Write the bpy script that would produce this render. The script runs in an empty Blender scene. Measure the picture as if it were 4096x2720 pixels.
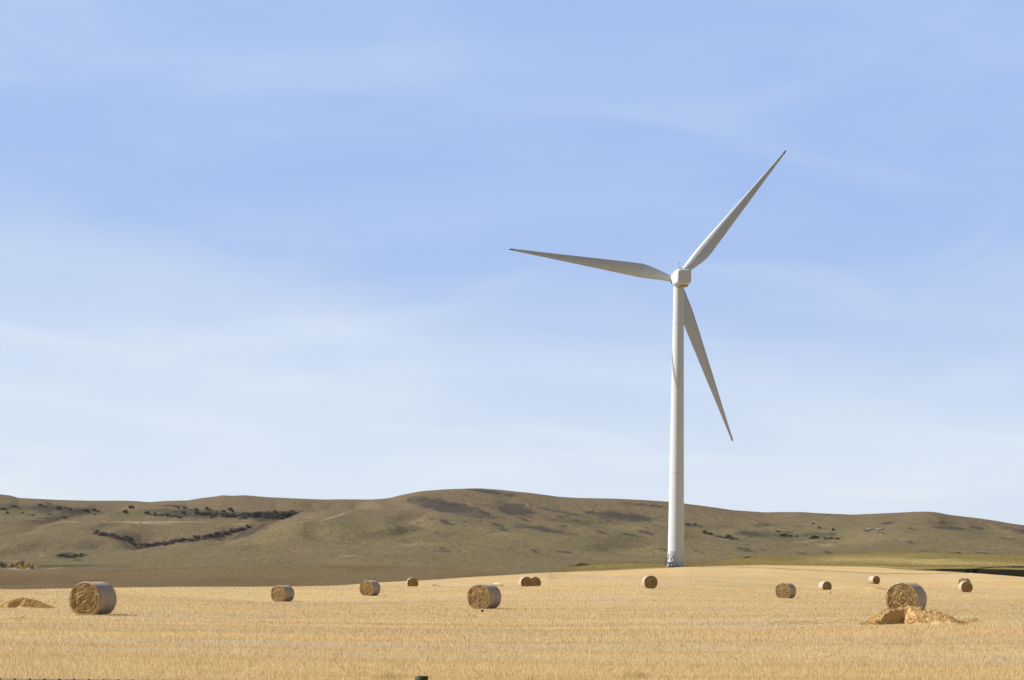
import bpy, math, random
import numpy as np
from mathutils import Vector, Matrix

random.seed(7)
rng = np.random.default_rng(11)
scene = bpy.context.scene
col = scene.collection
R_ = math.radians

# ------------------------------------------------------------------ camera
F_PX = 8530.0                      # focal length in pixels of a 4096 px wide frame
CZ = 2.30                          # eye height above the field
PITCH = math.atan(937.0 / F_PX)
ROLL = R_(1.07)
fw = Vector((0, math.cos(PITCH), math.sin(PITCH)))
up0 = Vector((0, -math.sin(PITCH), math.cos(PITCH)))
rt0 = Vector((1, 0, 0))
rt = rt0 * math.cos(ROLL) + up0 * math.sin(ROLL)
up = up0 * math.cos(ROLL) - rt0 * math.sin(ROLL)
cam_d = bpy.data.cameras.new("camera")
cam_d.sensor_width = 36.0
cam_d.lens = F_PX / 4096.0 * 36.0
cam_d.clip_start = 0.5
cam_d.clip_end = 30000
cam = bpy.data.objects.new("camera", cam_d)
col.objects.link(cam)
m = Matrix((rt, up, -fw)).transposed().to_4x4()
m.translation = Vector((0, 0, CZ))
cam.matrix_world = m
scene.camera = cam

# ------------------------------------------------------------------ light
SUN_EL, SUN_AZ_LEFT = 40.0, 86.8   # azimuth measured to the left of the viewing direction (+Y)
world = bpy.data.worlds.new("World")
scene.world = world
world.use_nodes = True
wn = world.node_tree
for n in list(wn.nodes): wn.nodes.remove(n)
def N(t, kind, **kw):
    n = t.nodes.new(kind)
    for k, v in kw.items():
        if k.startswith('i_'):
            key = k[2:].replace('_', ' ')
            n.inputs[key].default_value = v
        else: setattr(n, k, v)
    return n
def L(t, a, b): t.links.new(a, b)
wo = N(wn, 'ShaderNodeOutputWorld')
bg = N(wn, 'ShaderNodeBackground')
sky = N(wn, 'ShaderNodeTexSky', sky_type='NISHITA', sun_disc=False)
sky.sun_elevation = R_(SUN_EL)
sky.sun_rotation = R_(-SUN_AZ_LEFT)
sky.altitude = 1100
sky.air_density = 1.0
sky.dust_density = 0.25
sky.ozone_density = 1.0
SKY_STR = 0.050
bg.inputs['Strength'].default_value = SKY_STR
tc = N(wn, 'ShaderNodeTexCoord')
sep = N(wn, 'ShaderNodeSeparateXYZ'); L(wn, tc.outputs['Generated'], sep.inputs[0])
def wmath(op, a, b=None, clamp=False):
    n = N(wn, 'ShaderNodeMath', operation=op, use_clamp=clamp)
    for i, v in enumerate((a, b)):
        if v is None: continue
        if isinstance(v, (int, float)): n.inputs[i].default_value = v
        else: L(wn, v, n.inputs[i])
    return n.outputs[0]
# thin cirrus: noise stretched sideways, laid out on the sky sphere by direction
zz = wmath('ADD', wmath('ABSOLUTE', sep.outputs[2]), 0.30)
cx_ = wmath('DIVIDE', sep.outputs[0], zz)
cy_ = wmath('DIVIDE', sep.outputs[2], zz)
comb = N(wn, 'ShaderNodeCombineXYZ'); L(wn, cx_, comb.inputs[0]); L(wn, cy_, comb.inputs[1])
def cirrus(rot, sc, loc, scale, detail, a, b, dist=.5):
    mp = N(wn, 'ShaderNodeMapping'); mp.inputs['Rotation'].default_value = (0, 0, R_(rot)); mp.inputs['Scale'].default_value = sc; mp.inputs['Location'].default_value = loc
    L(wn, comb.outputs[0], mp.inputs[0])
    n = N(wn, 'ShaderNodeTexNoise', i_Scale=scale, i_Detail=detail, i_Roughness=0.5, i_Distortion=dist); L(wn, mp.outputs[0], n.inputs['Vector'])
    r = N(wn, 'ShaderNodeMapRange', interpolation_type='SMOOTHSTEP'); r.inputs['From Min'].default_value = a; r.inputs['From Max'].default_value = b; L(wn, n.outputs['Fac'], r.inputs['Value'])
    return r.outputs[0]
c1 = cirrus(-7, (.8, 2.6, 1), (3.2, 0.9, 0), 1.6, 6, .38, .74)
c2 = cirrus(8, (.7, 5.5, 1), (0, 0, 0), 2.6, 7, .40, .78, .9)
veil = wmath('ADD', wmath('MULTIPLY', c1, 0.13), wmath('MULTIPLY', c2, 0.22), clamp=True)
# brighter sky set ahead, whiter towards horizon; darker elsewhere to cut the fill light
elr = N(wn, 'ShaderNodeMapRange', interpolation_type='SMOOTHSTEP'); elr.inputs['From Min'].default_value = 0.0; elr.inputs['From Max'].default_value = 0.19; elr.inputs['To Min'].default_value = 1; elr.inputs['To Max'].default_value = 0; L(wn, sep.outputs[2], elr.inputs['Value'])
lw = N(wn, 'ShaderNodeMapRange', interpolation_type='SMOOTHSTEP'); lw.inputs['From Min'].default_value = -.045; lw.inputs['From Max'].default_value = .05
eb = wmath('ADD', wmath('ADD', wmath('MULTIPLY', sep.outputs[0], -.15), .088), wmath('MULTIPLY', c1, .05))
L(wn, wmath('SUBTRACT', eb, sep.outputs[2]), lw.inputs['Value'])
c3 = cirrus(-24, (1.2, 6.0, 1), (1.3, 4.1, 0), 2.2, 7, .46, .80, 1.2)
veil = wmath('ADD', veil, wmath('ADD', wmath('MULTIPLY', lw.outputs[0], .33), wmath('MULTIPLY', c3, .24)), clamp=True)
ahead = N(wn, 'ShaderNodeMapRange', interpolation_type='SMOOTHSTEP'); ahead.inputs['From Min'].default_value = .55; ahead.inputs['From Max'].default_value = .92; L(wn, sep.outputs[1], ahead.inputs['Value'])
ahead_sky = N(wn, 'ShaderNodeMix', data_type='RGBA'); L(wn, wmath('ADD', wmath('MULTIPLY', elr.outputs[0], .62), wmath('MULTIPLY', veil, .62), clamp=True), ahead_sky.inputs['Factor'])
ahead_sky.inputs['A'].default_value = (.303 / SKY_STR, .428 / SKY_STR, .71 / SKY_STR, 1)
ahead_sky.inputs['B'].default_value = (.68 / SKY_STR, .74 / SKY_STR, .785 / SKY_STR, 1)
mixs = N(wn, 'ShaderNodeMix', data_type='RGBA')
L(wn, wmath('MULTIPLY', ahead.outputs[0], .93), mixs.inputs['Factor'])
L(wn, sky.outputs[0], mixs.inputs['A'])
L(wn, ahead_sky.outputs['Result'], mixs.inputs['B'])
L(wn, mixs.outputs['Result'], bg.inputs['Color'])
L(wn, bg.outputs[0], wo.inputs[0])

sun_d = bpy.data.lights.new("sun", 'SUN')
sun_d.energy = 5.0
sun_d.angle = R_(0.53)
sun_d.color = (1.0, 0.972, 0.93)
sun = bpy.data.objects.new("sun", sun_d)
col.objects.link(sun)
az, el = R_(SUN_AZ_LEFT), R_(SUN_EL)
sdir = Vector((-math.sin(az) * math.cos(el), math.cos(az) * math.cos(el), math.sin(el)))
sun.rotation_euler = sdir.to_track_quat('Z', 'Y').to_euler()
scene.view_settings.view_transform = 'Standard'
scene.view_settings.look = 'None'
scene.view_settings.exposure = 0.35
scene.view_settings.gamma = 1.0

HAZE = .000011
# ------------------------------------------------------------------ picture geometry
rtn, upn, fwn = np.array(rt), np.array(up), np.array(fw)
def ue(px, py):
    """bearing and slope (x/y, z/y) of the line of sight through a photo pixel"""
    px = np.asarray(px, float); py = np.asarray(py, float)
    a = (px - 2048) / F_PX; b = (1360 - py) / F_PX
    d = fwn[:, None] + rtn[:, None] * a.ravel() + upn[:, None] * b.ravel()
    return (d[0] / d[1]).reshape(px.shape), (d[2] / d[1]).reshape(px.shape)
def at(px, py, Y):
    u, e = ue(np.array([px]), np.array([py]))
    return Vector((u[0] * Y, Y, CZ + e[0] * Y))
def proj(P):
    P = np.asarray(P, float) - np.array([0, 0, CZ])
    zc = P @ fwn
    return 2048 + F_PX * (P @ rtn) / zc, 1360 - F_PX * (P @ upn) / zc

# ------------------------------------------------------------------ numpy noise
def _h(ix, iy, s):
    h = (ix.astype(np.int64) * 374761393 + iy.astype(np.int64) * 668265263 + s * 1442695041) & 0xFFFFFFFF
    h = ((h ^ (h >> 13)) * 1274126177) & 0xFFFFFFFF
    return ((h ^ (h >> 16)) & 0xFFFFFF) / float(0xFFFFFF)
def vnoise(x, y, s=0):
    ix = np.floor(x); iy = np.floor(y)
    fx = x - ix; fy = y - iy
    fx = fx * fx * fx * (fx * (fx * 6 - 15) + 10); fy = fy * fy * fy * (fy * (fy * 6 - 15) + 10)
    a = _h(ix, iy, s); b = _h(ix + 1, iy, s); c = _h(ix, iy + 1, s); d = _h(ix + 1, iy + 1, s)
    return (a + (b - a) * fx) * (1 - fy) + (c + (d - c) * fx) * fy
def fbm(x, y, s=0, o=4):
    r = 0; amp = .5; tot = 0
    for k in range(o):
        r = r + amp * (vnoise(x, y, s + k * 17) - .5) * 2; tot += amp
        x = x * 2.03 + 13.1; y = y * 2.03 + 7.7; amp *= .5
    return r / tot
def sstep(a, b, x):
    t = np.clip((x - a) / (b - a), 0, 1); return t * t * (3 - 2 * t)

# ------------------------------------------------------------------ the lie of the land
# each knot line: list of (photo x, distance, photo y) or (photo x, distance, 'z', height relative to the eye)
def zline(Y, zs): return [(p, Y, 'z', z) for p, z in zip((0, 1100, 1650, 2100, 2600, 3150, 3600, 4096), zs)]
SKY = [(-700,1970),(-300,1960),(0,1977),(44,1983),(74,1992),(231,2000),(356,2004),(546,2004),(587,2007),(670,2005),(747,2003),(800,1994),(866,1986),(889,1981),
 (972,1982),(1067,1990),(1186,1995),(1305,1999),(1400,1997),(1519,1996),(1560,1993),(1602,1982),(1685,1966),(1780,1959),(1874,1956),(1922,1955),
 (1993,1960),(2112,1969),(2230,1987),(2319,1994),(2467,1997),(2574,2002),(2672,2008),(2740,2016),(2830,2027),(2936,2041),(3055,2049),(3126,2048),
 (3208,2049),(3297,2055),(3410,2060),(3498,2057),(3646,2050),(3705,2047),(3741,2048),(3800,2058),(3883,2069),(3971,2080),(4096,2101),(4500,2150),(5000,2170)]
VALLEY = -12.0
LINES = [
 zline(45, [-2.3] * 8),
 zline(108, [-2.39,-2.34,-2.31,-2.29,-2.1,-1.92,-1.69,-1.55]),
 zline(145, [-2.38,-2.46,-2.37,-2.30,-2.09,-1.9,-1.74,-1.6]),
 zline(207, [-2.35,-3.02,-2.64,-2.18,-1.80,-1.93,-1.93,-1.76]),
 [(0,226,2366),(600,240,2360),(1131,258,2361),(1480,290,2346),(1650,318,2341),(2100,300,2343),(2599,264,2353),(3144,300,2370),(3300,350,2357),(3700,335,2357),(3862,310,2369),(4096,315,2368)],
 [(0,242,2361),(277,250,2355),(477,258,2352),(737,270,2349),(1024,290,2347),(1241,310,2345),(1328,322,2342),(1440,335,2335),(1544,345,2329),(1675,355,2323),(1805,370,2314),
  (1935,385,2305),(2048,400,2299),(2148,420,2292),(2395,455,2285),(2668,484,2271),(2742,486,2268),(3072,490,2272),(3289,470,2292),(3497,414,2336),(3858,381,2347),(4096,385,2348)],
 [(0,300,'z',-5.5),(1024,350,'z',-5.0),(1440,400,'z',-4.6),(1675,420,'z',-3.6),(1935,445,'z',-2.0),(2148,460,'z',-.35),(2243,482,2277),(2395,492,2259),(2525,503,2253),(2668,508,2258),(2742,509,2260),
  (2850,515,2260),(2937,518,2260),(3072,520,2261),(3289,530,2265),(3506,530,2269),(3657,520,2280),(3809,500,2287),(3983,470,2299),(4096,460,2308)],
 [(0,420,'z',-10),(1024,450,'z',-9.5),(1675,500,'z',-8),(1935,520,'z',-5),(2148,520,'z',-1.6),(2243,530,2278),(2295,535,2266),(2373,540,2258),(2525,560,2251),(2668,570,2250),(2850,590,2249),
  (2937,600,2232),(3072,620,2224),(3202,630,2225),(3376,640,2216),(3506,650,2210),(3679,650,2210),(3939,640,2218),(4096,640,2222)],
 [(0,900,'z',VALLEY),(1600,900,'z',VALLEY),(2300,900,'z',-9),(3000,900,'z',-2),(4096,900,'z',2)],
 [(0,1150,'z',-11.5),(1600,1150,'z',-11.5),(2300,1150,'z',-9),(3000,1150,'z',-2),(4096,1150,'z',2)],
 [(0,1600,2279),(350,1600,2276),(650,1600,2272),(1024,1600,2262),(1400,1600,2262),(1800,1600,2266),(2200,1600,2262),(2700,1600,2255),(3300,1600,2240),(4096,1600,2240)],
 [(0,2000,2232),(300,2000,2228),(560,2000,2224),(870,2000,2214),(1190,2000,2196),(1560,2000,2178),(1900,2000,2176),(2400,2000,2186),(2700,2000,2190),(3150,2000,2200),(3500,2000,2180),(4096,2000,2175)],
 [(0,2300,2190),(200,2300,2182),(330,2300,2186),(430,2300,2196),(540,2300,2198),(700,2300,2176),(870,2300,2150),(1080,2300,2108),(1190,2300,2072),(1330,2300,2080),(1480,2300,2100),(1700,2300,2098),(1900,2300,2104),(2200,2300,2122),(2500,2300,2136),
  (2750,2300,2142),(3000,2300,2160),(3170,2300,2172),(3350,2300,2158),(3600,2300,2122),(3800,2300,2122),(4096,2300,2142)],
 [(0,2480,'d',0),(450,2480,'d',0),(600,2480,'d',7),(900,2480,'d',11),(1150,2480,'d',7),(1300,2480,'d',0),(4096,2480,'d',0)],
 [(0,2800,2075),(300,2800,2078),(600,2800,2082),(900,2800,2082),(1100,2800,2070),(1190,2800,2048),(1330,2800,2040),(1560,2800,2034),(1750,2800,2012),(1900,2800,2008),(2150,2800,2032),(2400,2800,2058),(2700,2800,2066),(3000,2800,2092),(3200,2800,2106),(3400,2800,2100),(3700,2800,2078),(4096,2800,2120)],
 [(p, 3150, y) for p, y in SKY],
 [(0,3500,'c',-14),(4096,3500,'c',-14)],
 [(0,6000,'z',20),(4096,6000,'z',20)],
 [(0,12000,'z',-40),(4096,12000,'z',-40)],
]
def line_interp(pts, uq, zprev=None):
    us, Ys, zs, mode = [], [], [], None
    for p in pts:
        if len(p) == 3:
            u, e = ue(np.array([p[0]]), np.array([p[2]])); us.append(u[0]); Ys.append(p[1]); zs.append(e[0] * p[1])
        else:
            u, e = ue(np.array([p[0]]), np.array([2290.])); us.append(u[0]); Ys.append(p[1]); zs.append(p[3]); 
            if p[2] in 'dc': mode = p[2]
    us = np.array(us); o = np.argsort(us)
    Y = np.interp(uq, us[o], np.array(Ys)[o]); z = np.interp(uq, us[o], np.array(zs)[o])
    return Y, z, mode
NU = 1601
UG = np.linspace(-0.42, 0.42, NU)
KY, KZ = [], []
for i, ln in enumerate(LINES):
    Y, z, mode = line_interp(ln, UG)
    k = np.hanning(25 if i in (11, 12, 13, 14) else 5 if i == 15 else 13); k /= k.sum(); w = len(k) // 2
    if mode == 'd':
        # a gully behind the near spur: the ground falls below the spur's edge by z metres
        nxt = line_interp(LINES[i + 1], UG)[1]; w_ = np.clip(z / 7, 0, 1); z = KZ[-1] - z * w_ + (nxt - KZ[-1]) * .36 * (1 - w_)
    if mode == 'c': z = KZ[-1] + z
    zz_ = np.convolve(np.pad(z, w, mode='edge'), k, mode='valid'); YY_ = np.convolve(np.pad(Y, w, mode='edge'), k, mode='valid')
    KY.append(YY_); KZ.append(zz_)
KY = np.array(KY); KZ = np.array(KZ)
# pchip slopes per bearing
H = np.diff(KY, axis=0); D = np.diff(KZ, axis=0) / H
M = np.zeros_like(KZ)
w1 = 2 * H[1:] + H[:-1]; w2 = H[1:] + 2 * H[:-1]
same = D[:-1] * D[1:] > 0
with np.errstate(divide='ignore', invalid='ignore'):
    M[1:-1] = np.where(same, (w1 + w2) / (w1 / D[:-1] + w2 / D[1:]), 0)
M[0] = D[0]; M[-1] = 0
NK = len(LINES)
# hollows that hide the feet of some bales: (photo x, distance, depth, radius)
DIPS = [(1649, 322, .62, 9), (2104, 306, .52, 10), (3300, 354, .38, 10), (1992, 338, .25, 6)]
DIPW = []
for p, y, d, r in DIPS:
    u, e = ue(np.array([p]), np.array([2340.])); DIPW.append((u[0] * y, y + r * .35, d, r))
DITCH_PX = [(3450, 0.0), (3640, .12), (3740, .3), (3830, .62), (3950, .95), (4096, 1.4), (4400, 1.6)]
_du = np.array([ue(np.array([p]), np.array([2290.]))[0][0] for p, _ in DITCH_PX]); _dh = np.array([h for _, h in DITCH_PX])
# border between stubble and grass verge (bearing -> distance)
VB = [(-400,246),(0,246),(277,254),(477,262),(737,274),(1024,294),(1241,314),(1440,339),(1675,359),(1935,389),(2048,404),(2148,422),(2395,457),(2668,484),(2742,488),(2900,505),(3072,520),(3289,530),(3506,530),(3657,520),(3809,500),(3983,470),(4096,460),(4600,420)]
_vu = np.array([ue(np.array([p]), np.array([2290.]))[0][0] for p, _ in VB]); _vy = np.array([y for _, y in VB])
def border(u): return np.interp(u, _vu, _vy)
def ground(X, Y, detail=True):
    """height of the land at world X, Y"""
    X = np.asarray(X, float); Y = np.asarray(Y, float)
    Yc = np.maximum(Y, 45.0)
    u = np.clip(X / Yc, -.41, .41)
    fi = (u + .42) / .84 * (NU - 1); i0 = np.clip(fi.astype(int), 0, NU - 2); t = fi - i0
    z = np.zeros_like(X)
    for k in range(NK - 1):
        ya = KY[k][i0] * (1 - t) + KY[k][i0 + 1] * t; yb = KY[k + 1][i0] * (1 - t) + KY[k + 1][i0 + 1] * t
        za = KZ[k][i0] * (1 - t) + KZ[k][i0 + 1] * t; zb = KZ[k + 1][i0] * (1 - t) + KZ[k + 1][i0 + 1] * t
        ma = M[k][i0] * (1 - t) + M[k][i0 + 1] * t; mb = M[k + 1][i0] * (1 - t) + M[k + 1][i0 + 1] * t
        sel = (Yc >= ya) & (Yc < yb) if k < NK - 2 else (Yc >= ya)
        h = yb - ya; s = np.clip((Yc - ya) / h, 0, 1)
        zi = (2*s**3 - 3*s**2 + 1) * za + (s**3 - 2*s**2 + s) * h * ma + (-2*s**3 + 3*s**2) * zb + (s**3 - s**2) * h * mb
        z = np.where(sel, zi, z)
    z = z + CZ
    for x0, y0, d, r in DIPW:
        z = z - d * np.exp(-((X - x0) ** 2 + (Y - y0) ** 2) / (r * r))
    # ditch and cut bank at the right end of the field
    s = Y - border(u) - 1.5
    Hh = np.interp(u, _du, _dh)
    z = z + Hh * (-.55 * sstep(0, 1.5, s) * (1 - sstep(3.0, 4.0, s)) + sstep(3.0, 4.4, s) * (1 - sstep(10, 120, s)))
    # small track groove below the turbine
    if detail:
        near = sstep(40, 60, Y) * (1 - sstep(500, 900, Y))
        z = z + near * (.035 * fbm(X * .22, Y * .22, 3, 3) + .05 * fbm(X * .05, Y * .03, 9, 2) * sstep(60, 120, Y))
        far = sstep(1500, 2100, Y) * (1 - .85 * sstep(2950, 3080, Y) * (1 - sstep(3200, 3400, Y)))
        g = np.abs(fbm(X * .0042 + .6 * fbm(X * .002, Y * .002, 31, 2), Y * .0016, 21, 4))
        z = z + far * (-7.0 * (1 - sstep(0, .35, g)) + 3.6 * fbm(X * .007, Y * .005, 41, 4) + .9 * fbm(X * .04, Y * .02, 51, 4))
    return z
def gz(x, y): return float(ground(np.array([x]), np.array([y]))[0])
def hit(px, py, y0=30., y1=4000.):
    """world point where the line of sight through a photo pixel meets the land"""
    Y = np.exp(np.linspace(math.log(y0), math.log(y1), 6000))
    u, e = ue(np.array([px]), np.array([py]))
    g = ground(u[0] * Y, Y); s = CZ + e[0] * Y
    k = np.argmax(s <= g)
    if s[k] > g[k]: k = int(np.argmin(s - g))
    return Vector((u[0] * Y[k], Y[k], float(g[k])))

# ------------------------------------------------------------------ helpers
def tag(o, label=None, cat=None, group=None, kind=None):
    if label: o['label'] = label
    if cat: o['category'] = cat
    if group: o['group'] = group
    if kind: o['kind'] = kind
    return o
def empty(name, loc, rz=0, label=None, cat=None, group=None):
    o = bpy.data.objects.new(name, None); col.objects.link(o)
    o.location = loc; o.rotation_euler = (0, 0, rz); o.empty_display_size = .3
    return tag(o, label, cat, group)
class MB:
    def __init__(s): s.v = []; s.f = []; s.sm = []
    def add(s, vs, fs, smooth=False):
        b = len(s.v); s.v += [tuple(v) for v in vs]; s.f += [tuple(b + i for i in f) for f in fs]; s.sm += [smooth] * len(fs)
    def box(s, c, d, M_=None):
        x, y, z = d[0] / 2, d[1] / 2, d[2] / 2
        vs = [Vector((sx * x, sy * y, sz * z)) for sx in (-1, 1) for sy in (-1, 1) for sz in (-1, 1)]
        if M_ is not None: vs = [M_ @ v for v in vs]
        vs = [v + Vector(c) for v in vs]
        s.add(vs, [(0, 1, 3, 2), (4, 6, 7, 5), (0, 4, 5, 1), (2, 3, 7, 6), (0, 2, 6, 4), (1, 5, 7, 3)])
    def tube(s, p, q, r0, r1=None, n=10, caps=True, smooth=True):
        p, q = Vector(p), Vector(q); r1 = r0 if r1 is None else r1
        d = (q - p).normalized(); a = d.orthogonal().normalized(); b = d.cross(a)
        vs = []
        for c, r in ((p, r0), (q, r1)):
            for i in range(n):
                t = 2 * math.pi * i / n; vs.append(c + a * (r * math.cos(t)) + b * (r * math.sin(t)))
        s.add(vs, [(i, (i + 1) % n, n + (i + 1) % n, n + i) for i in range(n)], smooth)
        if caps: 
            s.add(vs[:n], [tuple(reversed(range(n)))]); s.add(vs[n:], [tuple(range(n))])
    def loft(s, rings, caps=True, smooth=True):
        n = len(rings[0]); vs = [v for r in rings for v in r]; fs = []
        for k in range(len(rings) - 1):
            for i in range(n):
                j = (i + 1) % n; fs.append((k * n + i, k * n + j, (k + 1) * n + j, (k + 1) * n + i))
        s.add(vs, fs, smooth)
        if caps:
            s.add(rings[0], [tuple(reversed(range(n)))]); s.add(rings[-1], [tuple(range(n))])
    def build(s, name, mat, parent=None, loc=None):
        me = bpy.data.meshes.new(name); me.from_pydata([tuple(v) for v in s.v], [], s.f); me.update()
        me.polygons.foreach_set('use_smooth', s.sm)
        me.materials.append(mat)
        o = bpy.data.objects.new(name, me); col.objects.link(o)
        if parent: o.parent = parent
        if loc is not None: o.location = loc
        return o
def np_mesh(name, V, Fc, mat, parent=None, smooth=True, attrs=None):
    """V (n,3); Fc (m,k) with k = 3 or 4"""
    me = bpy.data.meshes.new(name); k = Fc.shape[1]
    me.vertices.add(len(V)); me.vertices.foreach_set('co', V.astype(np.float32).ravel())
    me.loops.add(Fc.size); me.loops.foreach_set('vertex_index', Fc.astype(np.int32).ravel())
    me.polygons.add(len(Fc)); me.polygons.foreach_set('loop_start', np.arange(0, Fc.size, k, dtype=np.int32))
    me.polygons.foreach_set('loop_total', np.full(len(Fc), k, dtype=np.int32))
    me.polygons.foreach_set('use_smooth', np.full(len(Fc), smooth, dtype=bool))
    for nm, A in (attrs or {}).items():
        a = me.color_attributes.new(nm, 'FLOAT_COLOR', 'POINT'); a.data.foreach_set('color', A.astype(np.float32).ravel())
    me.update(calc_edges=True); me.validate()
    me.materials.append(mat)
    o = bpy.data.objects.new(name, me); col.objects.link(o)
    if parent: o.parent = parent
    return o
def grid_faces(nr, nc):
    i = np.arange(nr - 1)[:, None] * nc + np.arange(nc - 1)[None, :]
    return np.stack([i, i + 1, i + nc + 1, i + nc], -1).reshape(-1, 4)

# ------------------------------------------------------------------ materials
class Mt:
    def __init__(s, name, rough=.8, spec=.2):
        s.m = bpy.data.materials.new(name); s.m.use_nodes = True; s.t = s.m.node_tree
        s.b = s.t.nodes['Principled BSDF']; s.b.inputs['Roughness'].default_value = rough
        s.b.inputs['Specular IOR Level'].default_value = spec
        s.tc = None
    def n(s, kind, **kw): return N(s.t, kind, **kw)
    def l(s, a, b): s.t.links.new(a, b)
    def obj(s):
        if not s.tc: s.tc = s.n('ShaderNodeTexCoord')
        return s.tc.outputs['Object']
    def noise(s, scale, detail=4, rough=.55, stretch=(1, 1, 1), dist=0, rot=(0, 0, 0), src=None):
        mp = s.n('ShaderNodeMapping'); mp.inputs['Scale'].default_value = stretch; mp.inputs['Rotation'].default_value = rot
        s.l(src or s.obj(), mp.inputs[0])
        t = s.n('ShaderNodeTexNoise'); t.inputs['Scale'].default_value = scale; t.inputs['Detail'].default_value = detail
        t.inputs['Roughness'].default_value = rough; t.inputs['Distortion'].default_value = dist
        s.l(mp.outputs[0], t.inputs['Vector']); return t.outputs['Fac']
    def rng(s, v, a, b, c=0, d=1):
        r = s.n('ShaderNodeMapRange'); r.inputs['From Min'].default_value = a; r.inputs['From Max'].default_value = b
        r.inputs['To Min'].default_value = c; r.inputs['To Max'].default_value = d; s.l(v, r.inputs['Value']); return r.outputs[0]
    def mix(s, f, a, b, blend='MIX'):
        x = s.n('ShaderNodeMix', data_type='RGBA', blend_type=blend)
        for k, v in (('Factor', f), ('A', a), ('B', b)):
            if isinstance(v, (int, float)): x.inputs[k].default_value = v
            elif isinstance(v, tuple): x.inputs[k].default_value = (*v, 1) if len(v) == 3 else v
            else: s.l(v, x.inputs[k])
        return x.outputs['Result']
    def math(s, op, a, b=0.0, clamp=False):
        x = s.n('ShaderNodeMath', operation=op, use_clamp=clamp)
        for i, v in enumerate((a, b)):
            if isinstance(v, (int, float)): x.inputs[i].default_value = v
            else: s.l(v, x.inputs[i])
        return x.outputs[0]
    def attr(s, name):
        a = s.n('ShaderNodeAttribute'); a.attribute_name = name
        p = s.n('ShaderNodeSeparateColor'); s.l(a.outputs['Color'], p.inputs[0]); return a.outputs['Color'], p.outputs
    def bump(s, h, strength=.5, dist=.05):
        b = s.n('ShaderNodeBump'); b.inputs['Strength'].default_value = strength; b.inputs['Distance'].default_value = dist
        s.l(h, b.inputs['Height']); s.l(b.outputs[0], s.b.inputs['Normal'])
    def color(s, c): 
        if isinstance(c, tuple): s.b.inputs['Base Color'].default_value = (*c, 1)
        else: s.l(c, s.b.inputs['Base Color'])
    def translucent(s, c, f):
        t = s.n('ShaderNodeBsdfTranslucent'); 
        if isinstance(c, tuple): t.inputs[0].default_value = (*c, 1)
        else: s.l(c, t.inputs[0])
        x = s.n('ShaderNodeMixShader'); x.inputs[0].default_value = f
        out = s.t.nodes['Material Output']; s.l(s.b.outputs[0], x.inputs[1]); s.l(t.outputs[0], x.inputs[2]); s.l(x.outputs[0], out.inputs['Surface'])

def field_color(M_, amt=1.0):
    """tone of the stubble: pale straw, golden swaths left by the combine, greyer strips"""
    sw = M_.noise(1.0, 4, .6, (.006, .11, 1), .6)           # long strips across the view
    fine = M_.noise(1.0, 4, .6, (.05, .28, 1), .4)
    patch = M_.noise(1.0, 3, .5, (.018, .035, 1), .2)
    c = M_.mix(M_.rng(sw, .44, .56), (.63, .435, .190), (.54, .40, .225))
    c = M_.mix(M_.rng(fine, .50, .68, 0, .8), c, (.58, .365, .12))
    c = M_.mix(M_.rng(patch, .52, .68, 0, .7), c, (.48, .37, .215))
    # narrow swath lines left by the harvester, pale chaff and golden stems
    ln1 = M_.noise(1.0, 5, .65, (.012, .32, 1), 1.0); c = M_.mix(M_.rng(ln1, .60, .66, 0, .6), c, (.66, .50, .29))
    ln2 = M_.noise(1.0, 5, .65, (.009, .24, 1), 1.4, (0, 0, .02)); c = M_.mix(M_.rng(ln2, .54, .62, 0, .9), c, (.53, .31, .095))
    ln3 = M_.noise(1.0, 5, .7, (.03, .5, 1), 1.0, (0, 0, -.03)); c = M_.mix(M_.rng(ln3, .60, .68, 0, .6), c, (.34, .26, .13))
    return c

mf = Mt('stubble_ground', .95, .05)
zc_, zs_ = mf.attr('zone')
c = field_color(mf)
sp = mf.noise(3.0, 5, .7, (1, .6, 1))
c = mf.mix(mf.rng(sp, .40, .7, 0, .4), c, (.40, .28, .13))
# grass verge
gn = mf.noise(.05, 5, .6, (.35, 1, 1), .4); gn2 = mf.noise(.5, 4, .6, (.5, 1, 1))
gc = mf.mix(mf.rng(gn, .35, .62), (.20, .155, .045), (.30, .225, .075))
gc = mf.mix(mf.rng(gn2, .4, .7, 0, .6), gc, (.135, .105, .03))
c = mf.mix(zs_[0], c, gc)
c = mf.mix(zs_[2], c, (.46, .34, .14))
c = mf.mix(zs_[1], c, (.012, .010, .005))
# ploughed valley beyond the crest
zc2, zs2 = mf.attr('zone_far')
bn = mf.noise(.012, 7, .68, (.3, 1.6, 1), .8)
bc = mf.mix(mf.rng(bn, .35, .65), (.150, .100, .042), (.195, .140, .068))
c = mf.mix(zs2[0], c, bc)
mf.color(c)
mf.bump(mf.noise(6.0, 4, .6), .6, .05)

mh = Mt('hill_grass', .95, .03)
_, hz = mh.attr('zone'); _, hb = mh.attr('zone_far')
a1 = mh.noise(.0022, 6, .6, (1, .5, 1), .6); a2 = mh.noise(.012, 6, .65, (1, .35, 1), .6); a3 = mh.noise(.09, 5, .7, (1, .45, 1))
c = mh.mix(mh.rng(a1, .38, .62), (.192, .148, .064), (.212, .148, .074))
c = mh.mix(mh.rng(a2, .42, .68, 0, .55), c, (.140, .124, .050))
c = mh.mix(mh.rng(a3, .42, .72, 0, .55), c, (.215, .165, .095))
a4 = mh.noise(.16, 6, .75, (1, .25, 1)); c = mh.mix(mh.rng(a4, .50, .70, 0, .55), c, (.085, .070, .042))
a5 = mh.noise(.02, 5, .7, (.6, .22, 1), .8, (0, 0, .5)); c = mh.mix(mh.rng(a5, .60, .72, 0, .5), c, (.095, .075, .055))
c = mh.mix(mh.math('MULTIPLY', hb[1], .60), c, (.185, .130, .075))
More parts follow.
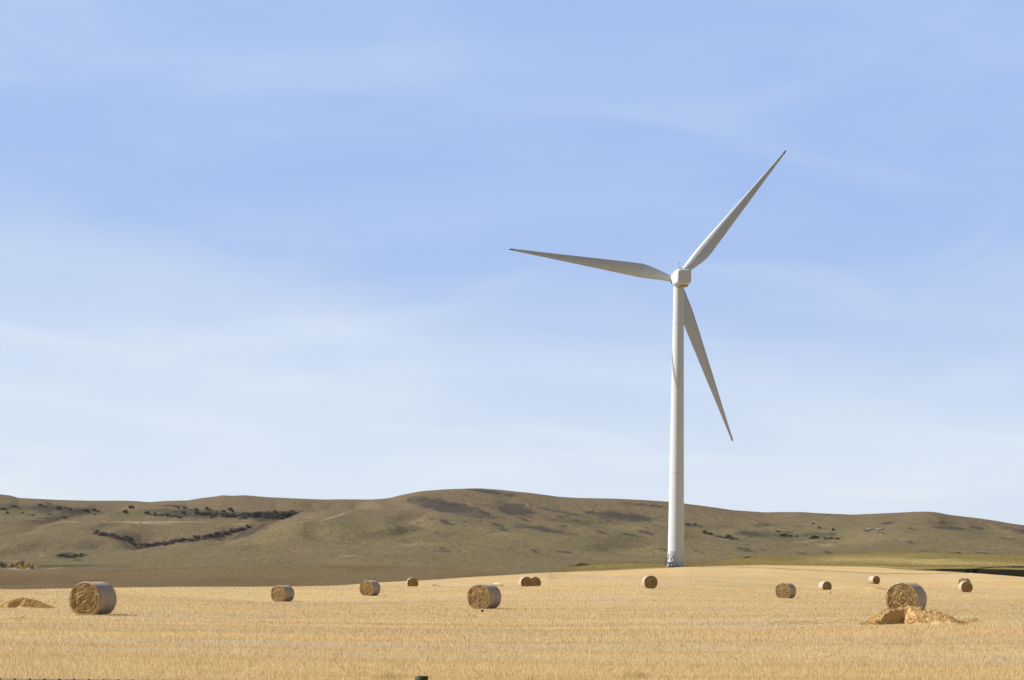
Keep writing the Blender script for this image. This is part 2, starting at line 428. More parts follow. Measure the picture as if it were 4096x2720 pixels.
a6 = mh.noise(.035, 7, .75, (1, .3, 1), .6); a7 = mh.noise(.30, 5, .8, (1, .3, 1))
def broken(m_, n_, k, lo, hi): return mh.math('MULTIPLY', mh.rng(mh.math('ADD', m_, mh.math('MULTIPLY', mh.math('SUBTRACT', n_, .5), k)), lo, hi), mh.rng(m_, .0, .12))
c = mh.mix(mh.math('MULTIPLY', broken(hz[1], a6, 3.0, .1, 1.2), .62), c, (.105, .105, .036))
c = mh.mix(mh.math('MULTIPLY', broken(hz[0], a6, 3.2, -.06, .60), .97), c, mh.mix(mh.rng(a7, .42, .58), (.030, .026, .024), (.090, .066, .050)))
c = mh.mix(mh.rng(a7, .53, .66, 0, .7), c, (.072, .060, .034))
c = mh.mix(mh.rng(a7, .47, .36, 0, .5), c, (.27, .215, .125))
a8 = mh.noise(.9, 3, .7, (1, .4, 1)); c = mh.mix(mh.rng(a8, .50, .66, 0, .5), c, (.10, .085, .050))
c = mh.mix(mh.math('MULTIPLY', hz[2], mh.rng(a3, .3, .6, .3, 1)), c, (.40, .31, .185))
c = mh.mix(hb[0], c, mh.mix(mh.rng(a2, .35, .65), (.150, .100, .042), (.195, .140, .068)))
mh.color(c)
mh.bump(mh.noise(.12, 8, .75, (1, .5, 1)), 1.0, 3.0)

ms = Mt('straw_stalk', .65, .25)
ac, asx = ms.attr('tint')
c = field_color(ms)
c = ms.mix(asx[0], ms.mix(.75, c, (.63, .455, .20)), ms.mix(.60, c, (.80, .66, .44)))
c = ms.mix(ms.rng(asx[1], .90, .905, 0, 1), c, (.22, .15, .07))
c = ms.mix(ms.rng(asx[1], .05, .045, 0, 1), c, (.95, .84, .62))
c = ms.mix(asx[2], c, (.17, .16, .05))
ms.color(c); ms.translucent(c, .40)

mg = Mt('verge_blade', .7, .2)
_, gx = mg.attr('tint')
c = mg.mix(gx[0], (.25, .195, .065), (.36, .275, .105)); mg.color(c); mg.translucent(c, .3)

mstr = Mt('bale_straw', .75, .2)          # cut ends of the rolls: spiral layers in the object's own disc coordinates
tx = mstr.n('ShaderNodeTexCoord')
spx = mstr.n('ShaderNodeSeparateXYZ'); mstr.l(tx.outputs['Object'], spx.inputs[0])
rad = mstr.math('SQRT', mstr.math('ADD', mstr.math('MULTIPLY', spx.outputs[0], spx.outputs[0]), mstr.math('MULTIPLY', spx.outputs[2], spx.outputs[2])))
ang = mstr.math('ARCTAN2', spx.outputs[2], spx.outputs[0])
cmb = mstr.n('ShaderNodeCombineXYZ'); mstr.l(mstr.math('MULTIPLY', rad, 22.0), cmb.inputs[0])
mstr.l(mstr.math('SINE', ang), cmb.inputs[1]); mstr.l(mstr.math('COSINE', ang), cmb.inputs[2])
sn = mstr.n('ShaderNodeTexNoise'); sn.inputs['Scale'].default_value = 1.3; sn.inputs['Detail'].default_value = 5; sn.inputs['Roughness'].default_value = .7
mstr.l(cmb.outputs[0], sn.inputs['Vector'])
rg = sn.outputs['Fac']
bl = mstr.noise(2.2, 3, .6)
gr = mstr.noise(28, 3, .7)
c = mstr.mix(mstr.rng(rg, .40, .62), (.12, .060, .020), (.74, .50, .21))  # gaps between layers darkened, cavity shade put into the colour
c = mstr.mix(mstr.rng(gr, .45, .7, 0, .6), c, (.66, .48, .23))
c = mstr.mix(mstr.rng(bl, .54, .70, 0, .55), c, (.20, .105, .042))
mstr.color(c)
mstr.bump(mstr.math('ADD', rg, mstr.math('MULTIPLY', gr, .5)), .9, .06)

mnet = Mt('net_wrap', .55, .35)
nn = mnet.noise(1.4, 5, .6, (1, 2.5, 1)); n3 = mnet.noise(45, 2, .5, (1, .3, 1))
c = mnet.mix(mnet.rng(nn, .35, .7), (.56, .44, .32), (.48, .365, .26))
c = mnet.mix(mnet.rng(n3, .5, .75, 0, .5), c, (.42, .29, .17))
mnet.color(c); mnet.bump(n3, .4, .02)

mpile = Mt('loose_straw', .8, .15)
n1_ = mpile.noise(5, 6, .7, (1, 1, 2)); n2_ = mpile.noise(22, 4, .7, (.4, 1, 1))
c = mpile.mix(mpile.rng(n1_, .35, .65), (.62, .40, .16), (.74, .52, .25))
c = mpile.mix(mpile.rng(n2_, .45, .68, 0, .5), c, (.46, .27, .10))
mpile.color(c); mpile.bump(n2_, .9, .05)
mwhite = Mt('white_paint', .38, .5)
w1_ = mwhite.noise(.35, 5, .6, (1, 1, .15)); w2_ = mwhite.noise(3, 4, .6, (1, 1, .2))
c = mwhite.mix(mwhite.rng(w1_, .35, .7), (.70, .72, .74), (.655, .675, .695))
c = mwhite.mix(mwhite.rng(w2_, .6, .85, 0, .35), c, (.55, .55, .54))
mwhite.color(c)
def plain(name, c1, c2, scale=5, rough=.7, spec=.3, bump=0, metal=0):
    x = Mt(name, rough, spec); nn_ = x.noise(scale, 5, .6)
    x.color(x.mix(x.rng(nn_, .35, .65), c1, c2)); x.b.inputs['Metallic'].default_value = metal
    if bump: x.bump(nn_, bump, .02)
    return x.m
M_blade = plain('blade_gelcoat', (.60, .63, .665), (.55, .58, .61), .4, .42, .45)
M_dark = plain('dark_steel', (.035, .036, .04), (.06, .06, .062), 6, .5, .4)
M_tip = plain('weathered_tip', (.22, .21, .20), (.32, .30, .28), 3)
M_grey = plain('galvanised_steel', (.30, .31, .33), (.22, .23, .25), 8, .45, .5, 0, .4)
M_door = plain('door_panel', (.50, .51, .52), (.44, .45, .46), 4, .5, .4)
M_seam = plain('flange_paint', (.60, .595, .58), (.52, .51, .49), 3, .5, .4)
M_conc = plain('concrete', (.42, .40, .36), (.33, .31, .28), 3, .9, .1, .3)
M_hatch = plain('hatch_panel', (.46, .42, .34), (.36, .32, .26), 3)
M_post = Mt('weathered_post', .9, .1)
pn = M_post.noise(6, 6, .7, (3, 3, .25)); pn2 = M_post.noise(3, 4, .6)
c = M_post.mix(M_post.rng(pn, .35, .65), (.035, .040, .025), (.085, .090, .060)); c = M_post.mix(M_post.rng(pn2, .5, .75, 0, .6), c, (.14, .16, .10))
M_post.color(c); M_post.bump(pn, .8, .02)
M_wire = plain('barbed_wire_steel', (.34, .31, .28), (.24, .21, .18), 20, .5, .5, 0, .3)
M_barb = plain('rusty_barb', (.06, .04, .03), (.10, .06, .04), 20)
M_rail = plain('grey_boards', (.13, .115, .105), (.20, .18, .165), .8)
M_rock = plain('pale_rock', (.34, .31, .27), (.24, .22, .19), .4, .9, .1, .5)
M_clod = plain('earth_clod', (.07, .045, .025), (.12, .08, .04), 12, .95, .05, .6)
M_brush = plain('dry_brush', (.16, .10, .055), (.26, .17, .09), 2, .9, .05)
M_bark = plain('bark', (.16, .13, .10), (.24, .21, .17), 1.5, .9, .1)
M_plastic = plain('white_net_sheet', (.82, .78, .74), (.72, .68, .63), 4, .5, .4)
def leafm(name, c1, c2, tr=.25):
    x = Mt(name, .75, .15); nn_ = x.noise(.6, 3, .6); c = x.mix(x.rng(nn_, .35, .65), c1, c2); x.color(c); x.translucent(c, tr); return x.m
M_chaff = leafm('pale_chaff', (.74, .56, .30), (.84, .67, .40), .35)
M_yel = leafm('yellow_leaves', (.62, .42, .04), (.72, .50, .06))
M_org = leafm('orange_leaves', (.55, .28, .04), (.62, .36, .05))
M_grn = leafm('olive_leaves', (.11, .125, .04), (.18, .18, .06))
M_dgr = leafm('dark_green_leaves', (.045, .055, .032), (.075, .08, .045))
M_twig = leafm('bare_twigs', (.12, .10, .085), (.17, .145, .12), .1)
M_shr = leafm('shrub_leaves', (.090, .092, .055), (.155, .135, .085))
M_shp = leafm('purple_shrub_leaves', (.19, .135, .11), (.24, .175, .14), .15)

# ------------------------------------------------------------------ land: near sheet and far sheet
def pxmask(PX, PY, items, seed, warp=6.0):
    """patches of vegetation given by where they lie on the hillside (centre, half width, half height, tilt, strength)"""
    wx = PX + warp * 2.2 * fbm(PX * .03, PY * .08, seed, 4); wy = PY + warp * .55 * fbm(PX * .022, PY * .07, seed + 5, 4)
    out = np.zeros_like(PX)
    for cx, cy, rx, ry, tl, s in items:
        a = R_(tl); dx = wx - cx; dy = wy - cy
        X_ = (dx * math.cos(a) + dy * math.sin(a)) / rx; Y_ = (-dx * math.sin(a) + dy * math.cos(a)) / ry
        out = np.maximum(out, s * np.clip(1.3 * (1.15 - np.sqrt(X_ * X_ + Y_ * Y_)), 0, 1))
    return out
ra = np.concatenate([np.linspace(-60, 40, 12), np.exp(np.linspace(math.log(44), math.log(225), 170))])
tb_ = np.linspace(0, 1, 170)[1:]                       # 225 m .. field edge
sc_ = np.arange(-3, 9, .25)                            # metres past the edge
td_ = np.linspace(0, 1, 190)[1:] ** 1.25               # edge + 9 m .. 1000 m
cols = np.linspace(-1, 1, 800)
YY = np.zeros((len(ra) + len(tb_) + len(sc_) + len(td_), len(cols)))
ub = cols * .45
for _ in range(6):
    bb_ = border(ub); ub = cols * (45 + .36 * bb_) / bb_
bb_ = border(ub)
YY[:len(ra)] = ra[:, None]
YY[len(ra):len(ra) + len(tb_)] = 225 + (bb_ - 3.25 - 225)[None, :] * tb_[:, None]
k0 = len(ra) + len(tb_)
YY[k0:k0 + len(sc_)] = bb_[None, :] + sc_[:, None]
YY[k0 + len(sc_):] = (bb_ + 9)[None, :] + (1000 - bb_ - 9)[None, :] * td_[:, None]
rows = YY[:, 0]
XX = cols[None, :] * (45 + .36 * np.maximum(YY, 0))
ZZ = ground(XX, YY)
uu = XX / np.maximum(YY, 45)
PXu = 2048 + F_PX * uu * 1.0
jit = 3.0 * fbm(XX * .06, YY * .06, 71, 3)
sB = YY - border(uu) + jit
verge = sstep(-1.2, 1.2, sB)
dark_band = np.zeros_like(verge)
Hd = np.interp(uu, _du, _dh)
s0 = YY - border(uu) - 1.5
dark_band = np.maximum(dark_band, sstep(.02, .4, Hd) * sstep(-1.4, -.8, s0) * (1 - sstep(4.6, 5.6, s0 + .12 * jit)))  # near-black colour along the ditch and its bank
# thin verge track with its shadow painted in; second dark line on the bank
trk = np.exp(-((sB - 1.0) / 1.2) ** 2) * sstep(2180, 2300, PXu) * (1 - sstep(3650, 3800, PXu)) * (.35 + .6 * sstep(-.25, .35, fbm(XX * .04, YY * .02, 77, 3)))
dark_band = np.maximum(dark_band, trk * .8)
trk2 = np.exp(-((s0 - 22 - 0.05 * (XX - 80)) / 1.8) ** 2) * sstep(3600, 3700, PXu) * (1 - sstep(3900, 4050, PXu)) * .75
dark_band = np.maximum(dark_band, trk2)
pale = np.exp(-((s0 - 6) / 3.0) ** 2) * sstep(2850, 2950, PXu) * (1 - sstep(3500, 3700, PXu)) * .8
pale = np.maximum(pale, np.exp(-((s0 - 45 + 4 * jit) / 18.0) ** 2) * sstep(3150, 3400, PXu) * .75)
valley = sstep(20, 40, YY - border(uu)) * (1 - sstep(2150, 2260, PXu))
valley = np.maximum(valley, sstep(700, 760, YY))
one = np.ones_like(verge)
# unmown green-grey tongues in the stubble below the turbine
tong = np.clip(fbm(XX * .02, YY * .05, 88, 3) * 2.2 - .5, 0, 1) * sstep(400, 460, YY) * .30
tong = np.maximum(tong, np.clip(fbm(XX * .012, YY * .08, 89, 3) * 2.0 - .35, 0, 1) * sstep(2700, 3100, PXu) * sstep(250, 330, YY) * .35)
A0 = np.stack([np.maximum(verge, tong), dark_band, pale, one], -1).reshape(-1, 4)
A1 = np.stack([valley, 0 * one, 0 * one, one], -1).reshape(-1, 4)
V = np.stack([XX, YY, ZZ], -1).reshape(-1, 3)
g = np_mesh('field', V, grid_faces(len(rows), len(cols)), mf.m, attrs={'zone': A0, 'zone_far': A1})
tag(g, kind='structure')

rows = np.concatenate([np.linspace(1000, 1500, 45), np.linspace(1512, 3230, 430), np.linspace(3260, 5000, 30), np.linspace(5200, 14000, 20)])
cols = np.linspace(-.36, .36, 1150)
YY = np.repeat(rows[:, None], len(cols), 1); XX = cols[None, :] * YY * (1 + .5 * sstep(4000, 14000, YY))
XX[0] = np.linspace(-1, 1, len(cols)) * (45 + .36 * 1000)
ZZ = ground(XX, YY)
P = np.stack([XX, YY, ZZ], -1).reshape(-1, 3)
PX, PY = proj(P); PX = PX.reshape(XX.shape); PY = PY.reshape(XX.shape)
DARK = [(1790,2028,165,26,12,1),(2052,2036,95,24,8,.9),(1930,2050,60,16,20,.7),(2497,2066,140,18,8,.75),(2400,2062,60,10,15,.5),(2189,2119,125,12,10,.65),(1987,2101,36,7,25,.8),(1785,2090,28,8,25,.9),
 (2408,2128,36,7,18,.8),(1963,1968,100,7,8,.8),(2556,2018,115,7,5,.7),(2590,2135,50,6,18,.6),(3800,2113,78,7,4,.9),(3905,2110,38,6,12,.8),(3551,2093,34,5,-8,.7),(3007,2136,70,14,3,.6),
 (4083,2127,50,12,10,.6),(200,2034,220,18,4,.6),(800,2056,230,20,2,.75),(1060,2062,130,18,0,.9),(1000,2130,90,9,-20,.95),(830,2150,100,9,-13,1.0),(620,2180,80,8,-8,.9),(430,2142,70,10,22,.6),
 (500,2175,50,8,35,.5),(280,2222,55,12,-2,1.0),(310,2240,26,5,0,.7),(1740,2012,60,6,0,.5),(3260,2140,80,12,0,.45),(1160,2057,60,7,-14,1),(700,2024,60,5,0,.4),(190,2012,30,5,35,.6),
 (2290,2056,80,7,12,.5),(2200,2040,70,6,12,.4),(2760,2100,60,9,8,.35),(3060,2100,60,6,0,.35),(2060,2105,50,5,12,.35)]
for k in range(70):
    DARK.append((random.uniform(1600, 4096), random.uniform(2040, 2215), random.uniform(10, 38), random.uniform(2.2, 5), random.uniform(2, 24), random.uniform(.25, .6)))
GREEN = [(140,2045,220,26,3,.9),(500,2058,160,22,2,.8),(760,2055,210,20,0,.7),(1050,2065,160,22,0,.6),(360,2110,60,30,15,.35),(3160,2150,230,26,3,.8),(2850,2120,90,22,22,.7),(3280,2130,120,22,0,.6),
 (2000,1975,120,10,8,.5),(3050,2060,120,10,0,.4),(3160,2185,70,18,10,.6),(2700,2080,90,14,10,.4),(280,2225,70,16,0,.8),(2300,2090,140,14,5,.25),(1700,2230,300,16,3,.3),(900,2200,300,20,0,.3)]
PALE = [(620,2088,240,4,0,.8),(600,2094,110,3,2,.9),(150,2078,45,2.5,2,.8),(290,2088,40,2.5,2,.7),(1340,2066,70,4,-17,.9),(1215,2085,30,2.5,-12,.7),(3309,2180,52,8,2,.55),(950,2096,60,2.5,-3,.6),
 (1390,2224,40,3.5,-6,.6),(830,2222,60,3,0,.25),(60,2277,75,2.4,1,1),(215,2274,45,2.2,-5,1),(1110,2295,175,1.8,3,.6),(165,2222,14,2.5,0,.7),(3230,2165,60,3,-10,.5),(1650,2180,90,7,-5,.3)]
dk = pxmask(PX, PY, DARK, 101, 7) * (YY < 3180); gr_ = pxmask(PX, PY, GREEN, 131, 12) * (YY < 3180); pl = pxmask(PX, PY, PALE, 161, 1.6) * (YY < 3180)
bx_ = np.array([-500, 0, 347, 520, 650, 780, 1024, 1197, 1371, 1600, 1800, 2100, 4500]); by_ = np.array([2280, 2280, 2277, 2279, 2272, 2268, 2258, 2264, 2262, 2266, 2275, 2300, 2340])
br = sstep(-1.5, 1.5, PY - np.interp(PX, bx_, by_) + 3 * fbm(PX * .01, PY * .1, 191, 3)) * (YY < 2200)
br = np.maximum(br, (YY < 1300) * 1.0) * (1 - .8 * np.clip(1.5 * fbm(PX * .006, PY * .06, 193, 3), 0, 1) * (PX > 1300))
rosy = sstep(-60, 60, -(PY - 2075) + 60 * fbm(PX * .004, PY * .02, 195, 3))
one = np.ones_like(XX)
A0 = np.stack([dk, gr_, pl, one], -1).reshape(-1, 4); A1 = np.stack([br, rosy, 0 * one, one], -1).reshape(-1, 4)
h = np_mesh('hills', P, grid_faces(len(rows), len(cols)), mh.m, attrs={'zone': A0, 'zone_far': A1})
tag(h, kind='structure')

# ------------------------------------------------------------------ stubble and verge grass
def blades(name, n, Y, U, hgt, wid, lean, mat, tint, label):
    X = U * Y; Z = ground(X, Y)
    th = rng.uniform(0, math.pi, n); dx = np.cos(th) * wid / 2; dy = np.sin(th) * wid / 2
    la = rng.uniform(0, 2 * math.pi, n); ll = rng.normal(0, lean, n) * hgt
    B = np.zeros((n, 3, 3))
    B[:, 0] = np.stack([X - dx, Y - dy, Z - .02], -1); B[:, 1] = np.stack([X + dx, Y + dy, Z - .02], -1)
    B[:, 2] = np.stack([X + np.cos(la) * ll, Y + np.sin(la) * ll, Z + hgt], -1)
    T = np.repeat(tint[:, None, :], 3, 1).reshape(-1, 4)
    o = np_mesh(name, B.reshape(-1, 3), np.arange(3 * n).reshape(-1, 3), mat, smooth=False, attrs={'tint': T})
    tag(o, label, name, kind='stuff'); return o
n = 980000
q = rng.uniform(0, 1, n); a_ = -.75; Y = (38 ** a_ + q * (430 ** a_ - 38 ** a_)) ** (1 / a_)
U = rng.uniform(-1, 1, n) * (.262 + 9.0 / Y)
# drilled rows, barely visible, run across the view
Yr = Y + .0
keep = (Y < border(U) + .6)
Y = Y[keep]; U = U[keep]; n = len(Y)
dens = fbm(U * Y * .012, Y * .10, 203, 3)
hh = (.088 + .035 * rng.normal(0, 1, n) + .04 * dens).clip(.03, .3)
tall = rng.uniform(0, 1, n) < .004; hh = np.where(tall, hh + rng.uniform(.04, .16, n), hh)
wd = np.maximum(.005, Y * .29 / 2132.0) * rng.uniform(.6, 1.5, n)
clump = np.clip(fbm(U * Y * .8, Y * .5, 207, 2) * 3.0 - 1.75, 0, 1) * (Y < 75) * .9
tint = np.stack([rng.uniform(0, 1, n), rng.uniform(0, 1, n), clump, np.ones(n)], -1)
blades('stubble', n, Y, U, hh, wd, .28, ms.m, tint, 'pale golden cut stubble covering the whole foreground field')
n = 120000
U = rng.uniform(.0, .29, n); Y = border(U) + np.interp(U, [0, .16, .19, .3], [5, 5, 14, 16]) + rng.uniform(0, 1, n) ** 1.3 * 150
k2 = ground(U * Y, Y) > -3; Y, U = Y[k2], U[k2]; n = len(Y)
tint = np.stack([rng.uniform(0, 1, n), rng.uniform(0, 1, n), np.zeros(n), np.ones(n)], -1)
blades('grass', n, Y, U, rng.uniform(.08, .28, n), rng.uniform(.04, .09, n), .35, mg.m, tint, 'olive green rough grass on the verge behind the stubble')

# ------------------------------------------------------------------ round bales
BD, BL = 1.70, 1.62
def bale_parts(parent, seed, sag=1.0, fuzz=500):
    rr = np.random.default_rng(seed)
    R0 = BD / 2; na, nl = 96, 22
    a = np.linspace(0, 2 * math.pi, na, endpoint=False); ys = np.linspace(-BL / 2, BL / 2, nl)
    A, Yv = np.meshgrid(a, ys)
    edge = np.clip((np.abs(Yv) - BL / 2 + .10) / .10, 0, 1)
    lum = fbm(np.cos(A) * 2.2 + 5 + seed, np.sin(A) * 2.2 + Yv * 1.3, seed, 4)
    Rr = R0 * (1 - .045 * edge ** 2) + .022 * lum + .012 * fbm(A * 3, Yv * 9, seed + 3, 3) * (np.sin(A * 1) ** 2) 
    def deform(x, z):
        b = np.clip(-z / R0, 0, 1); return x * (1.012 + .05 * b * b * (1 - b) * 4 * (seed % 20 == 10) + .03 * b), np.where(z < -.80 * R0, -.80 * R0 + (z + .80 * R0) * .55, z) * .985
    X, Z = deform(Rr * np.cos(A), Rr * np.sin(A))
    Vv = np.stack([X, Yv, Z], -1).reshape(-1, 3)
    i = np.arange(nl - 1)[:, None] * na + np.arange(na)[None, :]; j = np.arange(nl - 1)[:, None] * na + (np.arange(na)[None, :] + 1) % na
    Fc = np.stack([i, i + na, j + na, j], -1).reshape(-1, 4)
    o = np_mesh('net_wrap', Vv, Fc[:, ::-1].copy(), mnet.m, parent)
    for side in (-1, 1):
        nr = 34; r = np.linspace(0, 1, nr)
        Rg, Ag = np.meshgrid(r, a, indexing='ij')
        edgeR = np.interp(Ag, a, Rr[0 if side < 0 else -1])
        rad_ = Rg * edgeR
        spir = np.sin((rad_ * 42 + Ag * side) + 2.0 * fbm(np.cos(Ag) * 2 + 9, np.sin(Ag) * 2 + rad_ * 3, seed + 7, 3))
        d_ = -.02 + .016 * spir * (Rg > .05) + .055 * fbm(rad_ * np.cos(Ag) * 9, rad_ * np.sin(Ag) * 9, seed + 11, 4) + .03 * fbm(rad_ * np.cos(Ag) * 2, rad_ * np.sin(Ag) * 2, seed + 13, 2)
        d_ = d_ * (1 - Rg ** 14) + .035 * (1 - Rg ** 2)
        # a torn hollow near the rim
        hx, hz_ = -.52, .34
        d_ -= .10 * np.exp(-(((rad_ * np.cos(Ag) - hx) / .11) ** 2 + ((rad_ * np.sin(Ag) - hz_) / .17) ** 2))
        Xe, Ze = deform(rad_ * np.cos(Ag), rad_ * np.sin(Ag))
        Vv = np.stack([Xe, side * (BL / 2 + d_), Ze], -1).reshape(-1, 3)
        i = np.arange(nr - 1)[:, None] * na + np.arange(na)[None, :]; j = np.arange(nr - 1)[:, None] * na + (np.arange(na)[None, :] + 1) % na
        Fc = np.stack([i, i + na, j + na, j], -1).reshape(-1, 4)
        if side > 0: Fc = Fc[:, ::-1].copy()
        # loose stalks lying in the layers
        k = fuzz * 2; rr_ = R0 * np.sqrt(rr.uniform(.01, .96, k)); aa = rr.uniform(0, 2 * math.pi, k); ln_ = rr.uniform(.04, .16, k); tt = aa + math.pi / 2 + rr.normal(0, .45, k)
        cx, cz = rr_ * np.cos(aa), rr_ * np.sin(aa) * .985; off = BL / 2 + rr.uniform(0, .035, k) + .02
        dx, dz = np.cos(tt) * ln_ / 2, np.sin(tt) * ln_ / 2; ox, oz = -np.sin(tt) * .008, np.cos(tt) * .008
        o1, o2 = side * (off + rr.uniform(0, .03, k)), side * (off - rr.uniform(0, .03, k))
        if seed >= 0:
            kk = 130; a3_ = rr.uniform(0, 2 * math.pi, kk); a3_[:45] = rr.normal(.9, .35, 45); r0_ = R0 * .97; l3 = rr.uniform(.02, .11, kk); t3 = a3_ + rr.normal(0, .6, kk)
            cx[:kk] = r0_ * np.cos(a3_) + np.cos(t3) * l3 / 2; cz[:kk] = r0_ * np.sin(a3_) * .985 + np.sin(t3) * l3 / 2; dx[:kk] = np.cos(t3) * l3 / 2; dz[:kk] = np.sin(t3) * l3 / 2
            ox[:kk] = -np.sin(t3) * .008; oz[:kk] = np.cos(t3) * .008; o1[:kk] = side * (BL / 2 - rr.uniform(0, .25, kk)); o2[:kk] = o1[:kk] + rr.normal(0, .04, kk)
        S = np.stack([np.stack([cx - dx, o1, cz - dz], -1), np.stack([cx + dx, o2, cz + dz], -1), np.stack([cx + dx + ox, o2, cz + dz + oz], -1), np.stack([cx - dx + ox, o1, cz - dz + oz], -1)], 1).reshape(-1, 3)
        Fs = np.arange(4 * k).reshape(-1, 4) + len(Vv)
        f = np_mesh('straw_end', np.concatenate([Vv, S]), np.concatenate([Fc, Fs]), mstr.m, parent)
    return parent
# photo x of the bale's middle, distance, turn of its near end (+ = towards the left), scale, extra lift, label
BALES = [
 (374, 107, 30, 1.03, 'large round bale at far left with its sunlit straw end facing the camera', 1),
 (1131, 208, 35, 1.0, 'round bale standing alone between the large left bale and the one near the field edge', 2),
 (1480, 234, 28, 1.03, 'round bale near the far edge of the stubble left of the half hidden bale', 3),
 (1649, 322, -4, 1.0, 'half hidden bale with dark end on the crest against the brown slope', 1),
 (1938, 143, 27, 1.03, 'large round bale in the middle of the field with a white sheet lying behind it', 2),
 (2102, 304, -10, 1.0, 'left bale of the touching dark ended pair', 3),
 (2139, 311, -3, 1.0, 'right bale of the touching dark ended pair', 1),
 (2599, 263, -9, 1.0, 'dark ended bale on the slope below the wind turbine', 2),
 (3143, 219, 21, 1.0, 'round bale with a coiled straw end standing to the right of the turbine', 3),
 (3300, 354, -25, 1.0, 'dark ended bale sunk behind a rise with its pale wrap lit on the left', 1),
 (3497, 414, -31, .98, 'smallest dark ended bale farthest up the slope above a thin straw heap', 2),
 (3625, 111, 15, 1.03, 'largest bale on the right standing behind the big heap of loose straw', 3),
 (3862, 309, -14, 1.0, 'dark ended bale near the right edge in front of another bale', 1),
 (3858, 381, 22, 1.0, 'far bale mostly hidden behind the dark ended bale near the right edge', 2),
]
protos = {}
def copy_tree(o, parent=None):
    c = o.copy(); col.objects.link(c); c.parent = parent
    for ch in list(o.children): copy_tree(ch, c)
    return c
for px, d, turn, sc, lab, var in BALES:
    u, e = ue(np.array([px]), np.array([2350.])); x = u[0] * d
    if var not in protos:
        o = empty('round_bale', (0, 0, 0)); bale_parts(o, var * 10, fuzz=700 if var != 1 else 600); protos[var] = o
    else: o = copy_tree(protos[var])
    tag(o, lab, 'bale', 'round straw bales on the stubble field')
    o.location = (x, d, gz(x, d) + BD / 2 * sc * .91 - .03)
    view = math.atan2(x, d)                       # clockwise from +Y
    o.rotation_euler = (0, 0, -view - R_(turn))  # near end is local -Y
    o.scale = (sc, sc, sc)
# ------------------------------------------------------------------ loose straw heaps
def heap(px, d, wid, hgt, dep, label, seed, hollow=True, tail=.0, stalks=2500):
    u, e = ue(np.array([px]), np.array([2350.])); x0 = u[0] * d
    o0 = (x0, d, gz(x0, d))
    nx, ny = 150, 90
    xs = np.linspace(-.72, .72, nx) * wid; ys = np.linspace(-.85, .85, ny) * dep
    X, Yv = np.meshgrid(xs, ys)
    def height(X, Yv):
        t = X / wid + .5
        prof = np.interp(t, [-.2, 0, .06, .2, .38, .5, .62, .75, .88, 1, 1.2], [0, .04, .26, .68, .96, 1.0, .90, .74, .50, .14, 0])
        yw = Yv / dep + .10 * np.sin(X / wid * 7 + seed)
        cross = np.exp(-(yw / .42) ** 2)
        if hollow:   # left half is undercut: steep face towards the viewer
            cut = sstep(.02, .10, t) * (1 - sstep(.40, .52, t))
            yf_ = -.36 + (t - .05) / .45 * .40 + .03 * np.sin(t * 23); face = sstep(-.035, .035, yw - yf_)
            cross = cross * (1 - cut) + cut * np.where(yw < yf_ + .04, face * np.exp(-((yf_ + .04) / .5) ** 2), np.exp(-(yw / .5) ** 2))
        z = hgt * prof * cross
        z = z + hgt * (.16 * fbm(X * 3.2 + seed, Yv * 3.2, seed, 4) + .16 * np.abs(fbm(X * 7, Yv * 9, seed + 3, 3))) * np.clip(prof * cross * 2.5, 0, 1)
        if hollow:
            z = z - hgt * .45 * np.exp(-(((t - .50) / .03) ** 2 + ((yw + .30) / .10) ** 2)) - hgt * .25 * np.exp(-(((t - .86) / .04) ** 2 + ((yw + .1) / .10) ** 2)) - hgt * .22 * np.exp(-(((t - .66) / .03) ** 2 + ((yw + .02) / .08) ** 2))
        return z
    Zv = height(X, Yv); gr0 = ground(X + x0, Yv + d) - o0[2]
    Zg = Zv + gr0 - .05 + .05 * np.clip(Zv / .1, 0, 1)
    Vv = np.stack([X, Yv, Zg], -1).reshape(-1, 3); Fc = grid_faces(ny, nx)
    rr = np.random.default_rng(seed); k = stalks
    sx = rr.uniform(-.6, .6, k) * wid; sy = rr.uniform(-.55, .45, k) * dep
    sz = height(sx, sy); ok = sz > .03 * hgt; sx, sy, sz = sx[ok], sy[ok], sz[ok]; k = len(sx); sz = sz + ground(sx + x0, sy + d) - o0[2]
    th = rr.normal(0, .8, k); ln_ = rr.uniform(.06, .22, k); rise = rr.uniform(-.02, .07, k)
    dx, dy = np.cos(th) * ln_ / 2, np.sin(th) * ln_ / 2; w_ = .003 + d * .00002
    S = np.stack([np.stack([sx - dx, sy - dy, sz + .0], -1), np.stack([sx + dx, sy + dy, sz + rise], -1), np.stack([sx + dx, sy + dy, sz + rise + w_ * 2], -1), np.stack([sx - dx, sy - dy, sz + w_ * 2], -1)], 1).reshape(-1, 3)
    o = np_mesh('straw_heap', np.concatenate([Vv, S]), np.concatenate([Fc, np.arange(4 * k).reshape(-1, 4) + len(Vv)]), mpile.m)
    o.location = o0
    return tag(o, label, 'straw heap', 'loose straw heaps left on the field')
heap(3640, 90.5, 3.75, .66, 2.4, 'large golden heap of loose straw in front of the big right bale', 5, stalks=5000)
heap(102, 121, 2.6, .47, 2.0, 'golden heap of loose straw at the left edge beside the large left bale', 9, stalks=3500)
heap(3492, 338, 3.9, .42, 2.0, 'thin far heap of straw below the smallest dark ended bale', 14, hollow=False, stalks=600)
heap(1738, 312, 1.3, .32, 1.2, 'tiny straw heap right of the half hidden bale on the crest', 17, hollow=False, stalks=200)
heap(3880, 92, .9, .14, .6, 'small flat tuft of straw just right of the large golden heap', 23, hollow=False, stalks=200)
